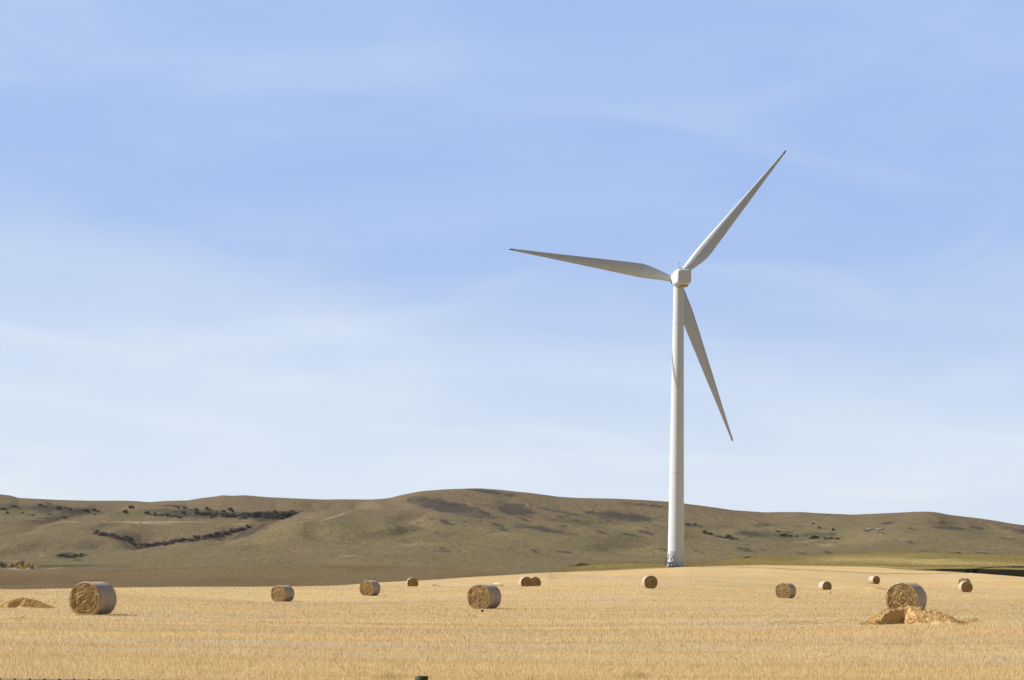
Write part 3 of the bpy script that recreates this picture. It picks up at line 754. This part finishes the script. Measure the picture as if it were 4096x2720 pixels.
# straw windrow remnants: thin pale lines of chaff trailing from the big heap
def wisps(pa, pb, d, n_, label):
    B = []
    for i in range(n_):
        t = random.random(); px = pa + (pb - pa) * t
        u = ue(np.array([px]), np.array([2400.]))[0][0]; y = d + random.gauss(0, .5) + 1.2 * math.sin(t * 9)
        B.append((u * y, y))
    B = np.array(B); z = ground(B[:, 0], B[:, 1]) + rng.uniform(.08, .24, n_)
    th = rng.normal(0, .5, n_); l_ = rng.uniform(.06, .2, n_); dx, dy = np.cos(th) * l_, np.sin(th) * l_
    q_ = np.stack([np.stack([B[:, 0], B[:, 1], z], -1), np.stack([B[:, 0] + dx, B[:, 1] + dy, z + rng.uniform(-.04, .05, n_)], -1), np.stack([B[:, 0] + dx, B[:, 1] + dy, z + .02], -1)], 1).reshape(-1, 3)
    o = np_mesh('loose_straw', q_, np.arange(3 * n_).reshape(-1, 3), M_chaff, smooth=False); tag(o, label, 'straw', kind='stuff')
wisps(3080, 3440, 90, 420, 'thin line of scattered straw trailing left from the large heap')
wisps(20, 112, 89, 170, 'faint wisps of straw in front of the left straw heap')

def clod(px, py, s, label, seed):
    p = hit(px, py); rr = np.random.default_rng(seed); mb = MB(); rings = []
    for i in range(6):
        t = i / 5 * math.pi; rings.append([Vector((math.sin(t) * math.cos(a) * s * (1 + .35 * rr.uniform(-1, 1)) + 1e-3 * math.cos(a), math.sin(t) * math.sin(a) * s * .8, -math.cos(t) * s * .8 + s * .5)) for a in np.linspace(0, 2 * math.pi, 9)[:-1]])
    mb.loft(rings); o = mb.build('earth_clod', M_clod, None, (p.x, p.y, p.z + .1)); tag(o, label, 'clod', 'earth clods on the stubble')
clod(1929, 2453, .085, 'small dark clod of earth in front of the middle bale', 3)
clod(3322, 2376, .11, 'small dark clod of earth below the sunken dark ended bale', 4)

# crumpled white net sheet
p = hit(1992, 2343, 200, 340)
mb = MB(); nx, ny = 24, 10
for j in range(ny + 1):
    for i in range(nx + 1):
        t = i / nx; s = j / ny
        z = .34 * math.sin(math.pi * min(1, max(0, t)) ** .8) ** .8 * (.35 + .65 * math.sin(math.pi * (.15 + .7 * s))) + .03 * math.sin(t * 23 + s * 9)
        mb.v.append(((t - .5) * 1.55, (s - .5) * .9 + .08 * math.sin(t * 7), z + .08))
for j in range(ny):
    for i in range(nx):
        a = j * (nx + 1) + i; mb.f.append((a, a + 1, a + nx + 2, a + nx + 1)); mb.sm.append(True)
o = mb.build('net_sheet', M_plastic, None, (p.x, p.y, gz(p.x, p.y)))
sm_ = o.modifiers.new('thickness', 'SOLIDIFY'); sm_.thickness = .03
tag(o, 'crumpled white sheet of bale netting lying behind the middle bale', 'netting')

# ------------------------------------------------------------------ wind turbine
TD = 493.0
tb = at(2703, 2268, TD); tb.z = gz(tb.x, tb.y)
turb = empty('wind_turbine', tb, 0, 'tall white three bladed wind turbine standing at the top of the field', 'wind turbine')
hub_w = at(2709, 1117, TD + 3.6)
HUBH = hub_w.z - tb.z
view_az = math.atan2(tb.x, tb.y)                 # clockwise from +Y
yaw = R_(8.5)                                    # nacelle front swings to the left of the line of sight
axis_az = view_az - yaw                          # clockwise from +Y
tilt = R_(4.5)
ax = Vector((math.sin(axis_az) * math.cos(tilt), math.cos(axis_az) * math.cos(tilt), math.sin(tilt)))   # towards the rotor (away from viewer)
sd = Vector((math.cos(axis_az), -math.sin(axis_az), 0))          # to the right
upv = sd.cross(ax).normalized()
NT = HUBH - 2.05                                  # top of tower
# tower
mb = MB(); rings = []
rb, rtp = 1.90, 1.19
for k in range(41):
    t = k / 40; z = -.6 + (NT + .6) * t; r = rb + (rtp - rb) * (t ** 1.0)
    rings.append([Vector((r * math.cos(a), r * math.sin(a), z)) for a in np.linspace(0, 2 * math.pi, 65)[:-1]])
mb.loft(rings); tower = mb.build('tower', mwhite.m, turb)
for t in (.33, .64, .86):
    z = NT * t; r = rb + (rtp - rb) * t + .006; mb = MB()
    mb.loft([[Vector((r * math.cos(a), r * math.sin(a), z + dz)) for a in np.linspace(0, 2 * math.pi, 65)[:-1]] for dz in (-.05, .05)], caps=False)
    mb.build('flange_ring', M_seam, tower)
mb = MB(); mb.tube((0, 0, -.5), (0, 0, .12), 2.5, 2.5, 48); mb.build('foundation', M_conc, turb)
# door side faces the viewer, a little to the left
vd = Vector((-math.sin(view_az), -math.cos(view_az), 0))         # towards viewer
def rotz(v, a): return Vector((v.x * math.cos(a) - v.y * math.sin(a), v.x * math.sin(a) + v.y * math.cos(a), v.z))
dn = rotz(vd, R_(-27)); dt = Vector((-dn.y, dn.x, 0))            # outward normal and tangent
def oval(cz, hw, hh_, off, nseg=28):
    pts = []
    for i in range(nseg):
        a = 2 * math.pi * i / nseg; x = hw * math.copysign(abs(math.cos(a)) ** .7, math.cos(a)); z = hh_ * math.copysign(abs(math.sin(a)) ** .85, math.sin(a))
        rr_ = rb - .02 - .5 * 0 ; dep = math.sqrt(max(rr_ ** 2 - x * x, 0))
        pts.append(dn * (dep + off) + dt * x + Vector((0, 0, cz + z)))
    return pts
mb = MB(); mb.loft([oval(2.35, .66, 1.35, -.1), oval(2.35, .66, 1.35, .13)], smooth=False); fr = mb.build('door_frame', mwhite.m, turb)
mb = MB(); mb.loft([oval(2.35, .50, 1.18, .0), oval(2.35, .50, 1.18, .16)], smooth=False); dr = mb.build('door', M_door, turb)
mb = MB(); q0 = dn * (rb + .17) + dt * .2 + Vector((0, 0, 2.3)); mb.box(q0, (.10, .10, .34)); mb.build('door_handle', M_dark, dr)
for s_ in (-1, 1):
    mb = MB(); a0_ = dn * (rb - .2) + dt * (-1.15 + .14 * s_); a0_ = a0_.normalized() * (rb - .03); mb.tube(a0_ + Vector((0, 0, 1.5)), a0_ + Vector((0, 0, 2.85)), .045, n=6)
    for k in range(5):
        a_ = dn * (rb - .2) + dt * (-1.15 + .14 * s_) + Vector((0, 0, 1.6 + .28 * k)); a_ = a_.normalized() * 1 and Vector((a_.x, a_.y, 0)).normalized() * (rb + .0) + Vector((0, 0, a_.z)); mb.box(a_, (.10, .10, .16))
    mb.build('louvre', M_grey, turb)
# landing and stair running down to the left
mb = MB(); Mr = Matrix((dt, dn, Vector((0, 0, 1)))).transposed()
lc = dn * (rb + .62); mb.box(lc + Vector((0, 0, .98)), (2.0, 1.2, .06), Mr); landing = mb.build('landing', M_grey, turb)
mb = MB()
for k in range(5): mb.box(lc - dt * (-1.15 * 0) + dn * (.62 + .22 * (k + .5)) + Vector((0, 0, .90 - .18 * k)), (1.0, .24, .04), Mr)
mb.build('stair', M_grey, turb)
for s_ in (-1, 1):
    mb = MB(); e0 = lc + dt * (.52 * s_) + dn * .62
    mb.tube(e0 + Vector((0, 0, 1.0)), e0 + Vector((0, 0, 1.95)), .05, n=6); mb.tube(e0 + Vector((0, 0, 1.95)), e0 + dn * 1.15 + Vector((0, 0, .95)), .055, n=6); mb.tube(e0 + dn * 1.15 + Vector((0, 0, .95)), e0 + dn * 1.15, .05, n=6)
    mb.tube(e0 + Vector((0, 0, .95)), e0 + dn * 1.2 + Vector((0, 0, .0)), .08, n=6)
    mb.tube(e0 + Vector((0, 0, 1.95)), e0 - dn * 1.0 + dt * (.3 * s_) + Vector((0, 0, 1.95)), .04, n=6)
    mb.tube(e0 + dt * (.4 * s_) + Vector((0, 0, .0)), e0 + dt * (.4 * s_) + Vector((0, 0, 1.95)), .05, n=6)
    mb.build('handrail', M_dark, turb)
mb = MB(); mb.box(lc + Vector((0, 0, .5)) + dn * .0, (1.9, 1.05, .9), Mr); mb.build('step_base', mwhite.m, turb)

# nacelle: lofted body
hub = hub_w - tb
def npt(a_, x, z): return hub + ax * a_ + sd * x + upv * z
def nsec(a_, wl, wr, zt, zb, ct, cb, bulge=.06):
    """rounded box section at distance a_ along the axis (negative = towards viewer)"""
    P_ = []
    def corner(cx, cz, r, a0, a1, n_=6):
        for i in range(n_ + 1):
            t = a0 + (a1 - a0) * i / n_; P_.append((cx + r * math.cos(t), cz + r * math.sin(t)))
    corner(wr - ct, zt - ct, ct, 0, math.pi / 2); corner(-wl + ct, zt - ct, ct, math.pi / 2, math.pi)
    corner(-wl + cb, zb + cb, cb, math.pi, 1.5 * math.pi); corner(wr - cb, zb + cb, cb, 1.5 * math.pi, 2 * math.pi)
    out = []
    for x, z in P_:
        t = (z - zb) / (zt - zb); x2 = x * (1 + bulge * math.sin(math.pi * t) - .0)
        out.append(npt(a_, x2, z))
    return out
mb = MB(); 
secs = [nsec(-11.42, 1.36, 1.30, 1.46, -1.50, .50, .62, .10), nsec(-11.34, 1.50, 1.44, 1.60, -1.64, .52, .66, .11), nsec(-11.0, 1.58, 1.52, 1.68, -1.76, .52, .70, .11), nsec(-7, 1.60, 1.58, 1.74, -1.92, .52, .74, .10),
        nsec(-4.6, 1.58, 1.58, 1.72, -1.98, .6, .8, .1), nsec(-2.8, 1.50, 1.50, 1.50, -1.90, .85, .95, .09), nsec(-1.9, 1.36, 1.36, 1.25, -1.70, 1.0, 1.0, .08), nsec(-1.4, 1.15, 1.15, 1.0, -1.4, .9, .9)]
mb.loft(secs); nac = mb.build('nacelle', mwhite.m, turb)
bv = nac.data
mb = MB(); mb.box(npt(-11.44, 0, -.06), (2.2, .02, .03), Matrix((sd, ax, upv)).transposed()); mb.box(npt(-11.43, 0.1, -.9), (2.4, .02, .03), Matrix((sd, ax, upv)).transposed()); mb.build('panel_seam', M_seam, nac)
mb = MB(); mb.box(npt(-7.4, .15, -2.02), (2.1, 4.4, .3), Matrix((sd, ax, upv)).transposed()); mb.build('hatch', M_hatch, nac)
mb = MB(); mb.box(npt(-8.9, .05, 1.80), (2.7, 3.8, .09), Matrix((sd, ax, upv)).transposed()); mb.build('roof_hatch', mwhite.m, nac)
mb = MB(); mb.tube((0, 0, NT - .02), (0, 0, NT + .5), rtp + .12, rtp + .2, 48); mb.build('yaw_ring', M_seam, turb)
# instruments on the roof
mb = MB(); b0 = npt(-10.7, -1.2, 1.7); b1 = npt(-10.7, .78, 1.7)
mb.tube(b0, b0 + upv * 1.62, .035, n=6); mb.tube(b1, b1 + upv * 1.5, .03, n=6); mb.tube(b0 + upv * .40, b1 + upv * .40, .03, n=6); mb.tube(b0 + upv * .12, b0 + upv * .12 + sd * .9, .02, n=6)
mb.tube(b0 + upv * 1.30 - sd * .15, b0 + upv * 1.30 + sd * .60, .025, n=6); mb.tube(b0 + upv * 1.3 + sd * .58, b0 + upv * 1.62 + sd * .58, .03, n=6)
mast = mb.build('weather_mast', M_grey, turb)
mb = MB()
for i in range(3):
    a = 2 * math.pi * i / 3; c_ = b0 + upv * 1.66; e_ = c_ + sd * (.16 * math.cos(a)) + ax * (.16 * math.sin(a)); mb.tube(c_, e_, .01, n=5); mb.tube(e_, e_ + ax * .05, .045, .02, n=8)
mb.build('anemometer', M_grey, mast)
# hub with spinner
mb = MB(); rings = []
for a_, r in ((-1.5, 1.25), (-1.3, 1.55), (-.6, 1.72), (.4, 1.72), (1.2, 1.5), (1.9, 1.0), (2.3, .45), (2.4, .02)):
    rings.append([npt(a_, r * math.cos(t), r * math.sin(t)) for t in np.linspace(0, 2 * math.pi, 37)[:-1]])
mb.loft(rings); spin = mb.build('hub', mwhite.m, turb)
# blades
RB = 40.2
def blade(phi):
    rd = sd * math.cos(phi) + upv * math.sin(phi)              # radial
    te = sd * math.cos(phi - math.pi / 2) + upv * math.sin(phi - math.pi / 2)   # trailing edge side
    rs = [0.9, 1.7, 2.4, 3.4, 4.6, 6.0, 7.4, 8.8, 10.5, 13, 16, 20, 24.7, 28, 31.8, 35, 37.5, 39.2, 39.9, RB]
    ch = [1.66, 1.66, 1.72, 1.98, 2.35, 2.80, 3.18, 3.32, 3.22, 2.98, 2.68, 2.28, 1.84, 1.50, 1.12, .84, .62, .47, .36, .18]
    tk = [1.0, 1.0, .93, .74, .58, .46, .39, .34, .31, .28, .26, .24, .22, .21, .2, .19, .18, .18, .18, .18]
    tw = [24, 24, 24, 22, 20, 18, 15.5, 13.5, 11.5, 9.5, 7.5, 5.5, 4, 3, 2, 1.2, .6, .2, 0, 0]
    rings = []; nsg = 36
    for r, c_, t_, w_ in zip(rs, ch, tk, tw):
        circ = np.clip((t_ - .35) / .65, 0, 1); a = R_(w_ + 2)
        cd = te * math.cos(a) - ax * math.sin(a)               # chord direction towards trailing edge (twist: leading edge upwind)
        nd = ax * math.cos(a) + te * math.sin(a)
        ring = []; pa = .5 * circ + .33 * (1 - circ)
        for i in range(nsg):
            th = 2 * math.pi * i / nsg; xc = .5 - .5 * math.cos(th)
            yt = 5 * t_ * (.2969 * math.sqrt(max(xc, 0)) - .126 * xc - .3516 * xc ** 2 + .2843 * xc ** 3 - .1015 * xc ** 4)
            yc_ = t_ * .5 * math.sqrt(max(0, 1 - (2 * xc - 1) ** 2))
            y_ = (yt * (1 - circ) + yc_ * circ) * (1 if th < math.pi else -1)
            cam_ = .02 * (1 - circ) * math.sin(math.pi * xc)
            ring.append(hub + rd * r + cd * ((xc - pa) * c_) + nd * (y_ * c_ - cam_ * c_))
        rings.append(ring)
    mb = MB(); mb.loft(rings[:18]); b = mb.build('blade', M_blade, turb)
    mb = MB(); mb.loft(rings[17:]); mb.build('blade_tip', M_tip, b)
    return b
for tipx, tipy in ((2036, 997), (3148, 596), (2930, 1758)):
    # blade bearing in the rotor plane from where its tip is seen
    best = None
    for k in range(3600):
        ph = 2 * math.pi * k / 3600; P_ = hub_w + (sd * math.cos(ph) + upv * math.sin(ph)) * RB
        x_, y_ = proj([[*P_]]); e_ = (x_[0] - tipx) ** 2 + (y_[0] - tipy) ** 2
        if best is None or e_ < best[0]: best = (e_, ph)
    print('blade', tipx, math.degrees(best[1]), math.sqrt(best[0]))
    blade(best[1])

# ------------------------------------------------------------------ barbed wire fence in the foreground
FD = 22.0
fp = at(1687, 2705, FD); fz = gz(fp.x, fp.y)
fence = empty('wire_fence', (fp.x, fp.y, fz), 0, 'barbed wire fence with a dark weathered post at the bottom edge of the picture', 'fence')
fence_dir = Vector((1, .0, 0)); ph_ = fp.z - fz
def post(x, htop, r):
    mb = MB(); rings = []; rr = np.random.default_rng(int(abs(x * 10)) + 1)
    lob = rr.uniform(-.004, .004, 20)
    for z, k in ((-.5, 1.04), (0, 1.03), (.4, 1.0), (htop - .05, .99), (htop - .018, .975), (htop - .004, .93), (htop, .84)):
        rings.append([Vector((x + (r * k + lob[i]) * math.cos(2 * math.pi * i / 20), (r * k + lob[i]) * math.sin(2 * math.pi * i / 20), z + (.006 * math.sin(i * 1.3) if z > htop - .01 else 0))) for i in range(20)])
    mb.loft(rings); return mb.build('post', M_post.m, fence)
for x in (-6.3, 0, 6.0): post(x, ph_ + (0 if x == 0 else .02), .066)
wl_ = at(100, 2711.5, FD).z - fz; wr_ = at(680, 2717, FD).z - fz
sl = (wr_ - wl_) / (at(680, 2719, FD).x - at(100, 2714, FD).x)
zatpost = wl_ + sl * (fp.x - at(100, 2714, FD).x) - .01
for k, dz in enumerate((0, -.3, -.6, -.88)):
    mb = MB(); bb = MB()
    for (xa, xb, za, zb) in ((-6.3, 0, zatpost - sl * 6.3, zatpost), (0, 6.0, zatpost, zatpost - .02)):
        n_ = 220; prev = None
        for s_ in (0, math.pi):
            prev = None
            for i in range(n_ + 1):
                t = i / n_; x = xa + (xb - xa) * t; sag = -.03 * 4 * t * (1 - t) * (1 if xa < 0 else 1)
                if xa < 0 and k == 0: sag = 0
                z = za + (zb - za) * t + sag + dz; tw_ = x * 70 + s_
                pt = Vector((x, -.072 + .0035 * math.cos(tw_), z + .0035 * math.sin(tw_)))
                if prev is not None: mb.tube(prev, pt, .0026, n=5, caps=False)
                prev = pt
        x = xa + .07
        while x < xb:
            t = (x - xa) / (xb - xa); z = za + (zb - za) * t + dz + (0 if (xa < 0 and k == 0) else -.03 * 4 * t * (1 - t))
            bb.tube((x - .008, -.072, z), (x + .012, -.072, z), .0085, n=7)
            for a in (.6, 2.2, 3.7, 5.3): bb.tube((x, -.072, z), (x + .006 * math.cos(a * 3), -.072 + .02 * math.cos(a), z + .02 * math.sin(a)), .0022, .001, n=4)
            x += .150
    w = mb.build('wire', M_wire, fence); bb.build('barbs', M_barb, w)

# ------------------------------------------------------------------ far things: trees, shrubs, rail fence, rocks, brush
def blob(nf, seed, sx=1, sy=1, sz=1, leaf=.16, lobes=6, hollow=.55):
    """leaf-sized faces spread through a lumpy crown that fills a 1 m ball"""
    rr = np.random.default_rng(seed); C_ = rr.normal(0, .36, (lobes, 3)); C_[:, 2] = np.abs(C_[:, 2]) * .9 + .35; rad_ = rr.uniform(.28, .5, lobes)
    k = rr.integers(0, lobes, nf); d = rr.normal(0, 1, (nf, 3)); d /= np.linalg.norm(d, axis=1)[:, None]
    p = C_[k] + d * (rad_[k] * rr.uniform(hollow, 1.05, nf) ** .7)[:, None]
    p = p * np.array([sx, sy, sz])
    p[:, 2] = np.maximum(p[:, 2], .02)
    n_ = rr.normal(0, 1, (nf, 3)); n_ /= np.linalg.norm(n_, axis=1)[:, None]; a = np.cross(n_, rr.normal(0, 1, (nf, 3))); a /= np.linalg.norm(a, axis=1)[:, None]; b = np.cross(n_, a)
    s = (leaf * rr.uniform(.5, 1.3, nf))[:, None]
    Vv = np.stack([p - a * s, p + b * s * .7, p + a * s, p - b * s * .7], 1).reshape(-1, 3)
    return Vv, np.arange(4 * nf).reshape(-1, 4)
SH = []
for i in range(6):
    Vv, Fc = blob(420, 300 + i, 1.25, 1.1, .62 + .12 * (i % 3), .14)
    o = np_mesh('shrub', Vv, Fc, M_shr if i < 4 else M_shp, smooth=False); SH.append(o.data); bpy.data.objects.remove(o)
nsh = 0
def shrubs(pts, size, label, group, var=(0, 1, 2, 3), ymin=1500, ymax=3140, flat=1.0):
    global nsh
    for x, y in pts:
        p_ = hit(x, y, ymin, ymax); s = random.uniform(*size)
        o = bpy.data.objects.new('shrub', SH[random.choice(var)]); col.objects.link(o)
        o.location = (p_.x, p_.y, p_.z - .15 * s); o.rotation_euler = (0, 0, random.uniform(0, 6.28)); o.scale = (s * random.uniform(.9, 1.5), s, s * random.uniform(.65, 1.3) * flat)
        tag(o, label, 'shrub', group); nsh += 1
def along(poly, n_, jx=4, jy=2):
    L_ = [math.hypot(poly[i + 1][0] - poly[i][0], poly[i + 1][1] - poly[i][1]) for i in range(len(poly) - 1)]; tot = sum(L_); out = []
    for k in range(n_):
        s = (k + random.random()) / n_ * tot; i = 0
        while i < len(L_) - 1 and s > L_[i]: s -= L_[i]; i += 1
        t = s / L_[i]; out.append((poly[i][0] + (poly[i + 1][0] - poly[i][0]) * t + random.gauss(0, jx), poly[i][1] + (poly[i + 1][1] - poly[i][1]) * t + random.gauss(0, jy)))
    return out
shrubs(along([(960, 2064), (1060, 2062), (1120, 2072), (1185, 2056)], 44, 5, 4.5), (3.2, 6.0), 'dark shrub in the dense thicket at the head of the left gully', 'dark shrubs at the head of the left gully')
shrubs(along([(780, 2056), (960, 2072)], 30, 8, 4), (2.6, 4.8), 'dark shrub in the belt across the middle of the left hillside', 'shrubs in the belt across the left hillside')
shrubs(along([(700, 2030), (860, 2046), (960, 2046)], 10, 12, 4), (2.2, 4.0), 'dark shrub scattered above the belt on the left hillside', 'shrubs above the belt on the left hillside')
shrubs(along([(585, 2058), (680, 2066), (730, 2072)], 12, 6, 2), (2.4, 3.8), 'dark shrub in the short row left of the hillside belt', 'shrubs in the short row on the left hillside')
shrubs(along([(560, 2186), (640, 2178), (760, 2158), (870, 2140), (1000, 2112)], 62, 6, 4), (1.8, 5.0), 'purplish shrub in the long row down the left gully', 'purplish shrubs down the left gully', (4, 5, 5, 3))
shrubs(along([(375, 2133), (450, 2142), (480, 2154), (520, 2170), (548, 2190)], 26, 4, 3.5), (2.4, 4.4), 'dark shrub in the short diagonal row below the pale bank', 'dark shrubs in the short diagonal row', (0, 1, 2, 4))
shrubs([(8, 2038), (22, 2040), (60, 2030), (80, 2036), (160, 2024), (185, 2028), (232, 2036), (242, 2040), (262, 2036), (280, 2042), (335, 2040), (345, 2044), (372, 2042), (391, 2046), (378, 2060), (200, 2060), (118, 2060), (135, 2062), (258, 2072), (90, 2054), (30, 2054)],
       (2.2, 4.2), 'round dark shrub scattered near the top of the far left hillside', 'scattered shrubs near the top of the far left hillside')
shrubs([(527, 2034), (712, 2034), (734, 2056), (835, 2043), (500, 2054)], (3.0, 4.4), 'single dark shrub standing apart on the green part of the left hillside', 'single shrubs on the green part of the left hillside')
shrubs(along([(236, 2222), (275, 2232), (330, 2220)], 12, 5, 3), (1.6, 2.8), 'dark shrub filling the small hollow above the left trees', 'shrubs in the small hollow')
shrubs(along([(2815, 2132), (2850, 2140)], 8, 2, 1.5), (2.0, 3.2), 'dark shrub in the short row just right of the tower', 'shrubs in the first row right of the tower')
shrubs(along([(2870, 2146), (2920, 2157)], 9, 2, 1.5), (2.0, 3.2), 'dark shrub in the second row right of the tower', 'shrubs in the second row right of the tower')
shrubs([(2780, 2104), (2800, 2104), (2750, 2100), (3110, 2128), (3276, 2114), (3334, 2122), (3254, 2096)], (2.0, 3.2), 'lone small shrub high on the right hillside', 'lone shrubs high on the right hillside')
shrubs(along([(3125, 2144), (3160, 2144)], 6, 2, 1.5) + along([(3245, 2156), (3275, 2154)], 7, 3, 2) + [(3345, 2156), (3352, 2157), (3185, 2147), (3320, 2155), (3300, 2158)], (2.4, 3.8), 'dark shrub in the green hollow of the right hillside', 'dark shrubs in the green hollow of the right hillside')
print('shrubs', nsh)

def tree(px, py, h_, w_, mat, label, seed, Y=1640, dens=500, ymin=1300):
    p_ = hit(px, py, ymin, 1800)
    o = empty('tree', p_, 0, label, 'tree', 'trees at the foot of the left hill')
    mb = MB(); mb.tube((0, 0, -.3), (0, 0, h_ * .62), .22, .08, 7); rr = random.Random(seed)
    for i in range(5):
        a = rr.uniform(0, 6.28); z = h_ * rr.uniform(.25, .55); mb.tube((0, 0, z), (math.cos(a) * w_ * .35, math.sin(a) * w_ * .35, z + h_ * .25), .09, .03, 5)
    mb.build('trunk', M_bark, o)
    Vv, Fc = blob(dens, seed, 1, 1, 1, .075, 9, .3); Vv = Vv * np.array([w_ * .62, w_ * .62, h_ * .72]); Vv[:, 2] += h_ * .05
    np_mesh('crown', Vv, Fc, mat, o, smooth=False)
tree(6, 2274, 6.0, 5.0, M_dgr, 'dark green tree at the left edge of the hill foot clump', 401)
tree(20, 2274, 5.0, 4.5, M_twig, 'greyish bare topped tree beside the dark green tree at the left edge', 402, dens=350)
tree(36, 2274, 3.0, 3.4, M_org, 'low rusty bush tree between the dark trees and the yellow ones', 403, dens=300)
tree(46, 2274, 5.0, 4.2, M_grn, 'olive tree standing left of the tall yellow tree', 404)
tree(61, 2274, 6.6, 3.4, M_yel, 'tall bright yellow tree left of the green one', 405)
tree(70, 2274, 5.2, 3.4, M_grn, 'small olive tree just right of the tall yellow tree', 410)
tree(78, 2276, 3.6, 3.2, M_yel, 'short bright yellow tree at the front of the clump', 406)
tree(92, 2274, 7.2, 3.6, M_grn, 'tallest green tree in the middle of the clump', 407)
tree(84, 2271, 7.0, 4.0, M_twig, 'bare grey tree rising behind the yellow trees', 411, dens=300)
tree(103, 2276, 4.8, 4.0, M_org, 'orange tree right of the tallest green tree', 408)
tree(113, 2275, 6.6, 3.2, M_yel, 'tall yellow orange tree near the right end of the clump', 409)
tree(129, 2276, 5.0, 4.4, M_twig, 'bare grey tree at the right end of the clump', 412, dens=320)
tree(127, 2278, 2.6, 3.2, M_dgr, 'low dark shrub like tree below the bare grey one', 413, dens=260)

# rail fence running from the trees along the foot of the hill
pa = hit(150, 2272, 1300, 1800); pts = [hit(x, y, 1300, 1900) for x, y in ((150, 2272), (250, 2270), (360, 2268), (440, 2269), (512, 2271))]
rf = empty('rail_fence', pts[0], 0, 'long grey wooden rail fence along the foot of the left hill', 'fence')
def fpt(t):
    s = t * (len(pts) - 1); i = min(int(s), len(pts) - 2); q_ = pts[i].lerp(pts[i + 1], s - i); return Vector((q_.x, q_.y, gz(q_.x, q_.y)))
npst = 46; ps = [fpt(k / (npst - 1)) for k in range(npst)]
for p_ in ps:
    mb = MB(); q_ = p_ - pts[0]; mb.box(q_ + Vector((0, 0, .95)), (.20, .20, 2.3)); mb.build('post', M_rail, rf)
for zr in (.5, 1.1, 1.65, 2.05):
    mb = MB()
    for a, b in zip(ps[:-1], ps[1:]):
        A_, B_ = a - pts[0] + Vector((0, -.13, zr)), b - pts[0] + Vector((0, -.13, zr)); mb.tube(A_, B_, .10, n=4, caps=False, smooth=False)
    mb.build('rail', M_rail, rf)
# short white rail fences under the trees
for xa, xb, lab in ((38, 68, 'short white rail fence under the left part of the tree clump'), (104, 120, 'short white rail fence under the right part of the tree clump')):
    A_ = hit(xa, 2277, 1300, 1700); B_ = hit(xb, 2277, 1300, 1700); wf = empty('rail_fence', A_, 0, lab, 'fence', 'white rail fences under the trees')
    for k in range(6):
        mb = MB(); q_ = A_.lerp(B_, k / 5); q_.z = gz(q_.x, q_.y); mb.box(q_ - A_ + Vector((0, 0, .5)), (.18, .18, 1.1)); mb.build('post', M_plastic, wf)
    for zr in (.45, .9):
        mb = MB(); B2 = B_ - A_; mb.tube(Vector((0, -.12, zr)), Vector((B2.x, B2.y - .12, gz(B_.x, B_.y) - A_.z + zr)), .11, n=4); mb.build('rail', M_plastic, wf)

def rock(px, py, s, label, seed):
    p_ = hit(px, py, 1500, 3140); rr = np.random.default_rng(seed); mb = MB(); rings = []
    for i in range(7):
        t = i / 6 * math.pi
        rings.append([Vector((math.sin(t) * math.cos(a) * s * 1.7 * (1 + .3 * rr.uniform(-1, 1)) + 1e-3 * math.cos(a), math.sin(t) * math.sin(a) * s, -math.cos(t) * s * .6 + s * .25)) for a in np.linspace(0, 2 * math.pi, 10)[:-1]])
    mb.loft(rings, smooth=False); o = mb.build('rock', M_rock, None, p_); tag(o, label, 'rock', 'pale rocks on the hills')
rock(3483, 2119, 2.6, 'pale rock outcrop on the right hillside, left one of two', 1)
rock(3522, 2120, 2.6, 'pale rock outcrop on the right hillside, right one of two', 2)
rock(2115, 2026, 2.2, 'grey rock at the right end of the big dark patch below the summit', 3)
rock(2618, 2068, 2.0, 'small pale rock at the right end of the dark patch near the tower', 4)

def brush(px, py, w_, h_, label, seed, n_=260):
    p_ = hit(px, py, 400, 700); mb = MB(); rr = random.Random(seed)
    core = [[Vector((w_ * .30 * k_ * math.cos(a), .5 * k_ * math.sin(a), z_)) for a in np.linspace(0, 2 * math.pi, 13)[:-1]] for z_, k_ in ((-.2, 1.1), (.05, 1), (h_ * .3, .6), (h_ * .45, .1))]; mb.loft(core)
    for i in range(n_):
        x = rr.gauss(0, w_ * .24); y = rr.gauss(0, .5); z = abs(rr.gauss(0, h_ * .4)) * max(.2, 1 - abs(x) / w_ * 1.6); a = rr.uniform(0, 6.28); l_ = rr.uniform(.3, .9)
        mb.tube((x, y, z), (x + math.cos(a) * l_, y + math.sin(a) * l_, z + rr.uniform(-.15, .25)), .045, .02, 4, False, False)
    o = mb.build('brush_pile', M_brush, None, p_); tag(o, label, 'brush pile', 'heaps of dry brush on the verge')
brush(2335, 2263, 4.6, .75, 'long brown heap of dry brush on the grass left of the turbine', 1, 420)
brush(2990, 2231, 1.8, .4, 'small brown heap of dry brush on the verge right of the turbine', 2, 120)
brush(3830, 2214, 2.6, .45, 'flat brown heap of dry brush on the skyline of the right verge', 3, 160)

# ------------------------------------------------------------------ air
mb = MB(); mb.box((0, 6500, 180), (15000, 17000, 560))
hz_m = bpy.data.materials.new('haze'); hz_m.use_nodes = True
for n_ in list(hz_m.node_tree.nodes): hz_m.node_tree.nodes.remove(n_)
ho = N(hz_m.node_tree, 'ShaderNodeOutputMaterial'); hv = N(hz_m.node_tree, 'ShaderNodeVolumePrincipled')
hv.inputs['Color'].default_value = (.88, .92, 1.0, 1); hv.inputs['Density'].default_value = HAZE; hv.inputs['Anisotropy'].default_value = .25
L(hz_m.node_tree, hv.outputs[0], ho.inputs['Volume'])
o = mb.build('haze', hz_m); tag(o, 'thin pale haze in the air over the field and hills', 'haze', kind='stuff')
